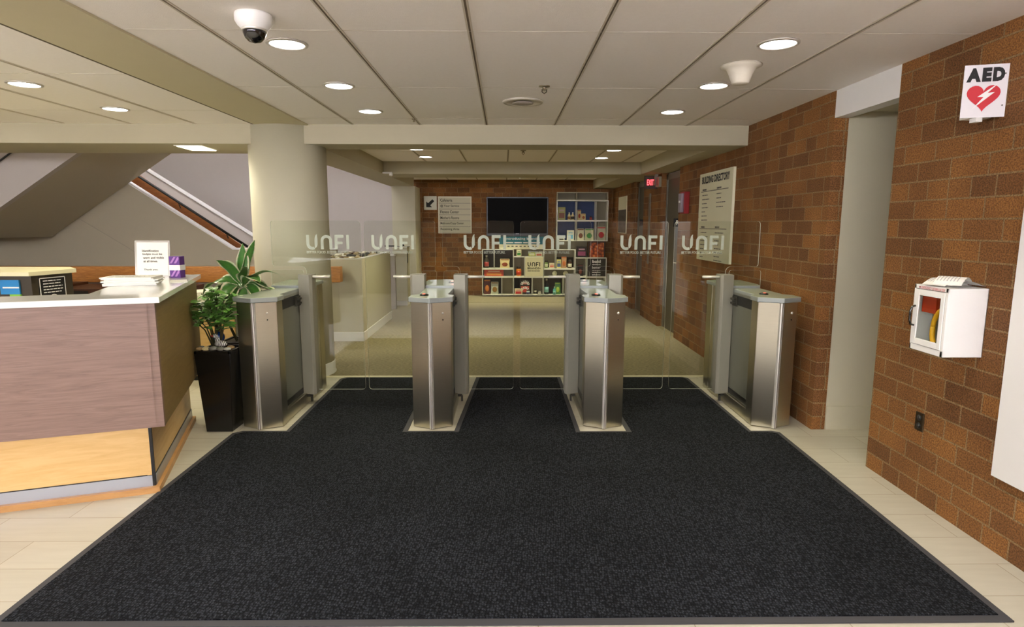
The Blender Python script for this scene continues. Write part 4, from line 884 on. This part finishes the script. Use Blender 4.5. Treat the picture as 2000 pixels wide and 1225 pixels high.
# exit sign, emergency light
t = thing('exit_sign', 'red glowing EXIT sign above the brick pier', 'sign', (2.2, 9.2, 2.05))
MB().box(2.10, 2.29, 9.20, 9.235, 2.05, 2.235).build('housing', mat('sign_dark', (66, 50, 40), .5), t)
m = MB(); put_text(m, 'EXIT', (2.135, 9.198, 2.10), X_, Z_, .10, .085, .02); m.build('glowing_letters', mat('exit_red', (255, 30, 30), .4, emit=(1, .05, .06, 1), estr=2.2), t)
MB().box(2.24, 2.29, 9.16, 9.20, 2.10, 2.26).build('side_cover', mat('exit_cover', (130, 120, 104), .4), t)
t = thing('emergency_light', 'pale framed emergency light box beside the red exit sign', 'light', (2.27, 9.05, 2.07))
MB().box(2.262, 2.30, 8.995, 9.33, 2.07, 2.215).build('frame', mat('emerg_frame', (140, 132, 108), .5), t, .003); MB().box(2.256, 2.264, 9.08, 9.24, 2.095, 2.19).build('dark_window', mat('emerg_dark', (52, 44, 34), .3), t)
tag(MB().box(2.285, 2.30, 9.60, 9.69, .9, 2.0).build('wall_plate', mat('strip_grey', (118, 108, 92), .5)), 'narrow grey vertical strip on the brick pier below the exit sign', 'strip')
# room plaques
for y, s, x in ((8.1, 'small black projecting plaque with white letters beside the nearer grey door', 2.255), (10.12, 'small black projecting plaque beside the farther grey door', 2.25)):
    t = thing('room_plaque', s, 'sign', (x + .06, y, 1.50))
    MB().box(x, x + .125, y, y + .02, 1.49, 1.60).build('plate', INK, t)
    if y < 9: m = MB(); put_text(m, 'RL', (x + .03, y - .002, 1.517), X_, Z_, .07, .058, .015); m.build('printed_words', mat('plaque_white', (230, 226, 210), .5), t)
# poster near the far corner
t = thing('wall_poster', 'narrow light and dark poster on the brick wall near the far corner', 'poster', (2.29, 12.0, 1.38))
MB().box(2.285, 2.30, 11.45, 12.25, 1.35, 2.05).build('sheet', mat('poster_white', (226, 222, 190), .6), t); MB().box(2.282, 2.286, 11.47, 12.22, 1.36, 1.80).build('photo', mat('poster_photo', (84, 78, 70), .6, var=.95, scale=9), t)

# ================================================================== BACK WALL
YW = 12.94; YS = 12.70
t = thing('arrow_sign', 'square white sign with black diagonal arrow on the back brick wall', 'sign', (-1.54, YW, 1.81))
MB().box(-1.69, -1.42, YW - .03, YW, 1.815, 2.10).build('plate', mat('wayfinding_pale', (222, 220, 204), .5), t, .003)
m = MB(); c = Vector((-1.555, YW - .033, 1.955)); flat(m, c, X_, Z_, [(-.085, -.085), (.035, -.085), (.0, -.045), (.085, .04), (.045, .08), (-.045, 0), (-.085, .035)]); m.build('arrow', INK, t)
t = thing('wayfinding_sign', 'pale directory sign of six rows from Cafeteria to Receiving Area', 'sign', (-1.04, YW, 1.32))
MB().box(-1.395, -.69, YW - .03, YW, 1.325, 2.095).build('frame', mat('wayfinding_frame', (232, 226, 204), .5), t, .003)
for i, s in enumerate(('Cafeteria', '@ Your Service', 'Fitness Center', "Mother's Rooms", 'Mailroom/Copy Center', 'Receiving Area')):
    zt_ = 2.07 - i * .121
    r = MB().box(-1.372, -.712, YW - .036, YW - .03, zt_ - .112, zt_).build('row_plate', mat('row_plate', (208, 202, 174), .5), t)
    m = MB(); put_text(m, s, (-1.345, YW - .038, zt_ - .083), X_, Z_, .028 * len(s) if i != 4 else .49, .058, .012); m.build('printed_words', INK, r)
    MB().box(-1.372, -.712, YW - .0355, YW - .0345, zt_ - .1195, zt_ - .113).build('divider', INKG, r)
t = thing('television', 'large dark television switched off on the back brick wall', 'television', (.27, YW, 1.27))
MB().box(-.375, .925, YW - .08, YW - .002, 1.27, 2.085).build('bezel', mat('tv_black', (12, 12, 13), .3), t, .004); MB().box(-.35, .90, YW - .083, YW - .079, 1.33, 2.06).build('screen', SCREEN, t)
MB().box(.24, .31, YW - .084, YW - .08, 1.315, 1.325).build('logo', mat('tv_badge', (150, 150, 150), .4), t)
t = thing('banner_board', 'teal and white board introducing brands below the television', 'sign', (.37, 12.78, 1.0))
MB().box(-.11, .84, 12.78, 12.80, 1.10, 1.265).build('teal_panel', mat('teal', (24, 108, 124), .5), t); MB().box(-.11, .84, 12.775, 12.80, 1.0, 1.10).build('white_panel', mat('banner_white', (226, 222, 190), .5), t)
m = MB(); put_text(m, 'introducing brands', (.03, 12.777, 1.185), X_, Z_, .68, .06, .01); text_lines(m, (-.02, 12.777, 1.125), X_, Z_, .80, 1, .03, .022, 0, .05); m.build('printed_words', WHITE, t)
m = MB()
for k in range(9): flat(m, (-.02 + k * .085, 12.772, 1.05), X_, Z_, [(0, 0), (.045, 0), (.045, .02), (0, .02)])
m.build('small_marks', INKG, t)

# display shelving: white framed cells
def cell(x0, x1, z0, z1, back, parent, name='shelf_cell', dep=.24, y=YS, th=.016, frame=None):
    o_ = MB(); y1 = YW - .002
    o_.box(x0, x1, y, y1, z0, z0 + th).box(x0, x1, y, y1, z1 - th, z1).box(x0, x0 + th, y, y1, z0 + th, z1 - th).box(x1 - th, x1, y, y1, z0 + th, z1 - th)
    o_.box(x0 + th, x1 - th, y1 - .012, y1, z0 + th, z1 - th, 1)
    return o_.build(name, [frame or SHELFW, back], parent)
def PXL(u): return (u - 985) * .01072 - .005
def PZL(v): return 1.0 - (v - 487) * .01077
t = thing('display_shelf', 'low white display shelving of open cells standing on the floor by the back wall', 'shelf', (.85, YS, 0))
for u0, u1, v0, v1, bk in ((942, 966, 487, 525, SHELFD), (965, 1004, 487, 525, SHELFD), (942, 1004, 525, 541, SHELFG), (942, 981, 541, 577, SHELFD), (980, 1004, 541, 577, SHELFG),
                           (1003, 1026, 501, 541, SHELFG), (1025, 1063, 501, 541, SHELFG), (1003, 1041, 541, 577, SHELFD), (1040, 1063, 541, 577, SHELFG),
                           (1062, 1087, 487, 525, SHELFG), (1086, 1125, 487, 525, SHELFD), (1062, 1125, 525, 541, SHELFG), (1062, 1102, 541, 577, SHELFD), (1101, 1125, 541, 577, SHELFG),
                           (1124, 1148, 503, 541, SHELFG), (1147, 1186, 503, 541, SHELFG), (1124, 1148, 541, 577, SHELFB), (1147, 1186, 541, 577, SHELFG)):
    cell(PXL(u0), PXL(u1), max(.002, PZL(v1)), PZL(v0), bk, t)
MB().box(PXL(1003), PXL(1063), YW - .03, YW - .002, PZL(501), PZL(487)).box(PXL(1086), PXL(1150), YW - .03, YW - .002, PZL(503), PZL(470)).build('back_panel', SHELFG, t)
t = thing('wall_shelf', 'upper white display shelving with blue backed cells hung on the back wall', 'shelf', (1.6, YS, 1.18))
for u0, u1, v0, v1, bk in ((1087, 1126, 393, 432, SHELFB), (1125, 1164, 393, 432, SHELFB), (1087, 1126, 432, 471, SHELFB), (1125, 1164, 432, 471, SHELFB), (1163, 1187, 393, 432, SHELFG), (1163, 1187, 432, 471, SHELFG)):
    cell(PXL(u0), PXL(u1), PZL(v1), PZL(v0), bk, t)
PALE = mat('shelf_pale_frame', (176, 168, 140), .5)
for u0, u1 in ((1087, 1126), (1125, 1186)): cell(PXL(u0), PXL(u1), PZL(393), PZL(377.5), SHELFG, t, 'upper_cell', frame=PALE)

# signs inside shelving
t = thing('brand_sign', 'square cream sign with black brand logo in the shelving centre', 'sign', (.6, YS, .44))
MB().box(PXL(1026.5), PXL(1061.5), YS - .006, YS + .02, PZL(539.5), PZL(502.5)).build('plate', mat('sign_cream', (222, 214, 176), .5), t)
m = MB(); logo_unfi(m, (PXL(1031), YS - .008, PZL(520)), X_, Z_, .265); put_text(m, 'BRANDS+', (PXL(1031), YS - .008, PZL(525.8)), X_, Z_, .28, .043, .025)
text_lines(m, (PXL(1031), YS - .008, PZL(529.5)), X_, Z_, .265, 1, .03, .012, 0, .02); m.build('printed_words', INK, t)
t = thing('slogan_sign', 'dark sign with white bold and better words at the right of the shelving', 'sign', (1.95, YS, .44))
MB().box(PXL(1149), PXL(1184.5), YS - .004, YS + .02, PZL(539.5), PZL(504.7)).build('plate', mat('slogan_dark', (46, 40, 34), .5), t)
m = MB(); put_text(m, 'bold', (PXL(1158), YS - .006, PZL(513.5)), X_, Z_, .175, .068, .03); put_text(m, 'better', (PXL(1158), YS - .006, PZL(524.6)), X_, Z_, .175, .055, .0)
for z, th in ((517.5, .016), (528.3, .009), (532.3, .016)): text_lines(m, (PXL(1158), YS - .006, PZL(z)), X_, Z_, .18, 1, .03, th, 0, .03)
put_text(m, 'solutions', (PXL(1158), YS - .006, PZL(537.5)), X_, Z_, .175, .03, .02); m.build('printed_words', WHITE, t)
t = thing('photo_panel', 'food photo panel of roasted dishes standing on top of the shelving', 'picture', (1.95, 12.8, .83))
MB().box(PXL(1150), PXL(1184), 12.76, 12.79, PZL(503) + .001, PZL(472)).build('panel', mat('panel_brown', (56, 34, 22), .5), t)
fm = mat('food_photo', (190, 92, 34), .5); nt = fm.node_tree; vo = nt.nodes.new('ShaderNodeTexVoronoi'); vo.inputs['Scale'].default_value = 16
tc = nt.nodes.new('ShaderNodeTexCoord'); nt.links.new(tc.outputs['Object'], vo.inputs['Vector']); rp = nt.nodes.new('ShaderNodeValToRGB'); e = rp.color_ramp.elements
e[0].color = srgb(236, 190, 110); e[1].position = .8; e[1].color = srgb(90, 30, 14); x_ = e.new(.35); x_.color = srgb(204, 96, 34); nt.links.new(vo.outputs['Distance'], rp.inputs[0]); nt.links.new(rp.outputs[0], nt.nodes['Principled BSDF'].inputs['Base Color'])
MB().box(PXL(1153), PXL(1181), 12.755, 12.76, PZL(502), PZL(474)).build('photo', fm, t)

# ---- products: (kind, u0, u1, v_top, v_bottom, main colour, second colour, label)
def product(kind, u0, u1, vt, vb, c1, c2, label, cat, y=YS + .035, grp='grocery products on display'):
    x0, x1, z1 = PXL(u0), PXL(u1), PZL(vt); z0 = PZL(vb); cx = (x0 + x1) / 2; w_ = x1 - x0; hh = z1 - z0; yc = y + .05
    A = mat('pk_%d_%d_%d' % c1, c1, .4, var=.12, scale=30); B = mat('pk_%d_%d_%d' % c2, c2, .4, var=.12, scale=30)
    t = thing(kind_name[kind], label, cat, (cx, yc, z0), 0, None)
    if kind == 'box':
        MB().box(x0, x1, y, y + .07, z0, z1).build('carton', A, t, .002)
        MB().box(x0 + w_ * .12, x1 - w_ * .12, y - .002, y, z0 + hh * .15, z0 + hh * .55).build('front_label', B, t)
        MB().box(x0 + w_ * .2, x1 - w_ * .2, y - .002, y, z0 + hh * .68, z0 + hh * .82).build('brand_band', mat('pk_%d_%d_%d' % tuple(min(255, int(q * .5 + 110)) for q in c2), tuple(min(255, int(q * .5 + 110)) for q in c2), .4), t)
    elif kind == 'bag':
        prof = [(-w_ * .47, 0), (w_ * .47, 0), (w_ * .5, hh * .1), (w_ * .46, hh * .5), (w_ * .5, hh * .86), (w_ * .47, hh), (-w_ * .47, hh), (-w_ * .5, hh * .86), (-w_ * .46, hh * .5), (-w_ * .5, hh * .1)]
        m = MB(); n = len(prof); ys = lambda z: .035 * max(.06, sin(pi * min(1, (z / hh) * .78 + .22)) ** .7)
        vs = [(cx + p[0], yc - ys(p[1]), z0 + p[1]) for p in prof] + [(cx + p[0], yc + ys(p[1]), z0 + p[1]) for p in prof]
        m.add(vs, [tuple(range(n)), tuple(range(2 * n - 1, n - 1, -1))] + [(i, (i + 1) % n, n + (i + 1) % n, n + i) for i in range(n)]); m.build('pouch', A, t)
        MB().ball((cx, yc - .034, z0 + hh * .40), w_ * .3, .006, hh * .22, 14).build('front_label', B, t)
        MB().box(x0 + w_ * .06, x1 - w_ * .06, yc - .018, yc - .012, z0 + hh * .88, z0 + hh * .95).build('seal', B, t)
    elif kind == 'bottle':
        r = w_ / 2
        MB().lathe([(r * .9, 0), (r, hh * .04), (r, hh * .58), (r * .75, hh * .7), (r * .35, hh * .82), (r * .35, hh * .9)], (cx, yc, z0), 20).build('bottle_body', A, t)
        MB().lathe([(r * .42, hh * .89), (r * .42, hh), (0, hh)], (cx, yc, z0), 16).build('cap', mat('pk_cap_white', (226, 224, 214), .4), t)
        MB().lathe([(r * 1.02, hh * .14), (r * 1.02, hh * .48)], (cx, yc, z0), 20).build('label_wrap', B, t)
    elif kind == 'jar':
        r = w_ / 2
        MB().lathe([(r * .9, 0), (r, hh * .06), (r, hh * .66), (r * .8, hh * .78)], (cx, yc, z0), 20).build('jar_body', A, t)
        MB().lathe([(r * .86, hh * .77), (r * .86, hh), (0, hh)], (cx, yc, z0), 20).build('lid', mat('pk_lid_dark', (40, 34, 30), .4), t)
        MB().lathe([(r * 1.02, hh * .14), (r * 1.02, hh * .54)], (cx, yc, z0), 20).build('label_wrap', B, t)
    return t
kind_name = {'box': 'carton', 'bag': 'snack_bag', 'bottle': 'bottle', 'jar': 'jar'}
PR = [
 ('bottle', 946, 955, 499, 523.6, (70, 66, 58), (176, 60, 60), 'clear bottle with red label in the top left shelf cell', 'bottle'),
 ('bag', 977, 996, 506, 523.6, (226, 206, 150), (150, 66, 30), 'cream pouch with brown food picture in dark top left cell', 'bag'),
 ('box', 946, 984, 527, 539.6, (196, 62, 30), (226, 140, 60), 'long orange red cookie carton lying in the narrow left cell', 'box'),
 ('bag', 945, 958, 546, 575.6, (96, 44, 38), (206, 122, 40), 'maroon snack bag standing in the bottom left cell', 'bag'),
 ('bag', 959, 974, 551, 575.6, (186, 190, 170), (150, 110, 50), 'silver and tan snack bag beside the maroon bag', 'bag'),
 ('box', 1009.5, 1019, 488, 500.4, (230, 224, 180), (60, 130, 40), 'green topped milk carton standing above the brand sign', 'box'),
 ('box', 1033, 1046, 493, 500.4, (180, 186, 70), (226, 220, 180), 'yellow green snack carton above the brand sign', 'box'),
 ('box', 1047, 1060, 493, 500.4, (222, 216, 178), (176, 60, 40), 'cream snack carton above the brand sign', 'box'),
 ('jar', 1009, 1019, 521, 539.6, (212, 130, 40), (196, 60, 30), 'orange jar in the cell left of the brand sign', 'jar'),
 ('box', 1016, 1037, 546, 575.6, (40, 34, 30), (190, 60, 40), 'black and white sunburst carton in bottom middle cell', 'box'),
 ('jar', 1044, 1050, 566, 575.6, (214, 208, 180), (40, 40, 36), 'small white jar in the grey bottom cell', 'jar'),
 ('box', 1051.5, 1059, 567.5, 575.6, (60, 60, 56), (200, 196, 176), 'small dark box beside the little white jar', 'box'),
 ('jar', 1065, 1071.5, 509, 523.6, (120, 150, 80), (210, 214, 180), 'green jar with dark lid right of the brand sign', 'jar'),
 ('box', 1074, 1084, 514, 523.6, (226, 216, 180), (214, 120, 100), 'small cream and pink box beside the green jar', 'box'),
 ('box', 1088.5, 1097, 507, 523.6, (224, 214, 130), (70, 90, 150), 'yellow carton in the dark right hand top cell', 'box'),
 ('bag', 1098, 1108, 501, 523.6, (196, 150, 110), (214, 120, 60), 'tall tan and pink bag between yellow carton and jar', 'bag'),
 ('jar', 1110.5, 1118.5, 508, 523.6, (70, 30, 20), (230, 226, 206), 'dark jar with white label in the right hand top cell', 'jar'),
 ('bottle', 1065, 1073.5, 545, 575.6, (26, 36, 44), (150, 206, 206), 'dark pump bottle with pale label in lower right cell', 'bottle'),
 ('bag', 1085.5, 1097, 552, 575.6, (96, 150, 90), (190, 214, 90), 'green bag in the lower right cell', 'bag'),
 ('bag', 1130, 1141, 517, 539.6, (34, 28, 26), (110, 50, 34), 'dark coffee bag in the cell left of the slogan sign', 'bag'),
 ('box', 1127.5, 1147, 482, 502.4, (36, 24, 26), (150, 70, 110), 'dark frozen food carton on top of the shelving beside photo panel', 'box'),
 ('box', 1090, 1104, 406, 430.6, (150, 146, 80), (120, 70, 40), 'olive and cream carton in the upper left blue cell', 'box'),
 ('bottle', 1109, 1115, 416, 430.6, (216, 206, 150), (150, 110, 50), 'small cream bottle, left of the pair in the blue cell', 'bottle'),
 ('bottle', 1116, 1122, 416, 430.6, (206, 190, 140), (60, 50, 40), 'small cream bottle, right of the pair in the blue cell', 'bottle'),
 ('bag', 1128, 1135, 411, 430.6, (206, 186, 130), (150, 50, 30), 'tall tan bag in the upper right blue cell', 'bag'),
 ('bag', 1135.5, 1144, 418, 430.6, (214, 196, 140), (160, 80, 40), 'short tan bag beside the tall tan bag', 'bag'),
 ('jar', 1152, 1157, 423, 430.6, (130, 40, 34), (160, 60, 50), 'tiny dark red jar alone in the upper right blue cell', 'jar'),
 ('box', 1108, 1121.5, 450, 469.6, (230, 228, 206), (120, 180, 206), 'white carton with pale blue picture in lower blue cell', 'box'),
 ('bag', 1128, 1141.5, 447, 469.6, (232, 226, 194), (120, 66, 34), 'white bag with brown round picture in lower blue cell', 'bag'),
 ('bag', 1143, 1160.5, 447, 469.6, (226, 224, 180), (60, 150, 60), 'white bag with large green round picture in lower blue cell', 'bag'),
 ('bag', 1166, 1184, 443, 469.6, (206, 200, 170), (200, 40, 50), 'pale sack with red berries picture in the far right cell', 'bag'),
 ('box', 1089, 1103, 464, 469.6, (222, 218, 196), (60, 54, 40), 'low white box lying in the lower left blue cell', 'box'),
]
for p in PR: product(*p)
# front row things and round pieces
product('box', 1005.8, 1021, 564, 575.6, (226, 214, 170), (190, 44, 40), 'red and white carton in front of the sunburst carton', 'box', YS + .0)
product('jar', 1029, 1036, 566, 575.6, (190, 206, 200), (60, 70, 120), 'pale blue cup in front of the sunburst carton', 'jar', YS - .03)
product('bottle', 1081.5, 1087.5, 560, 575.6, (96, 176, 176), (140, 206, 196), 'small aqua bottle in front of the green bag', 'bottle', YS - .03)
for u, s in ((1085, 'round white ornament, left of the two in the narrow right cell'), (1106.5, 'round pale ornament, right of the two in the narrow right cell')):
    tag(MB().ball((PXL(u), YS + .07, PZL(539.6) + .055), .052, .04, .055, 16).build('ornament', mat('ornament_cream', (226, 220, 180), .3, var=.4, scale=18)), s, 'ornament')
m = MB()   # white rays on the sunburst carton
cx = PXL(1026.5)
for part_z in (PZL(557), PZL(569)):
    for k in range(7):
        q = radians(15 + k * 25); r0, r1 = .05, .10
        stroke(m, (cx, YS + .032, part_z), X_, Z_, [(r0 * cos(q), r0 * sin(q)), (r1 * cos(q), r1 * sin(q))], .02)
for o in COL.objects:
    if o.get('label', '').startswith('black and white sunburst'): m.build('sunburst_print', WHITE, o)
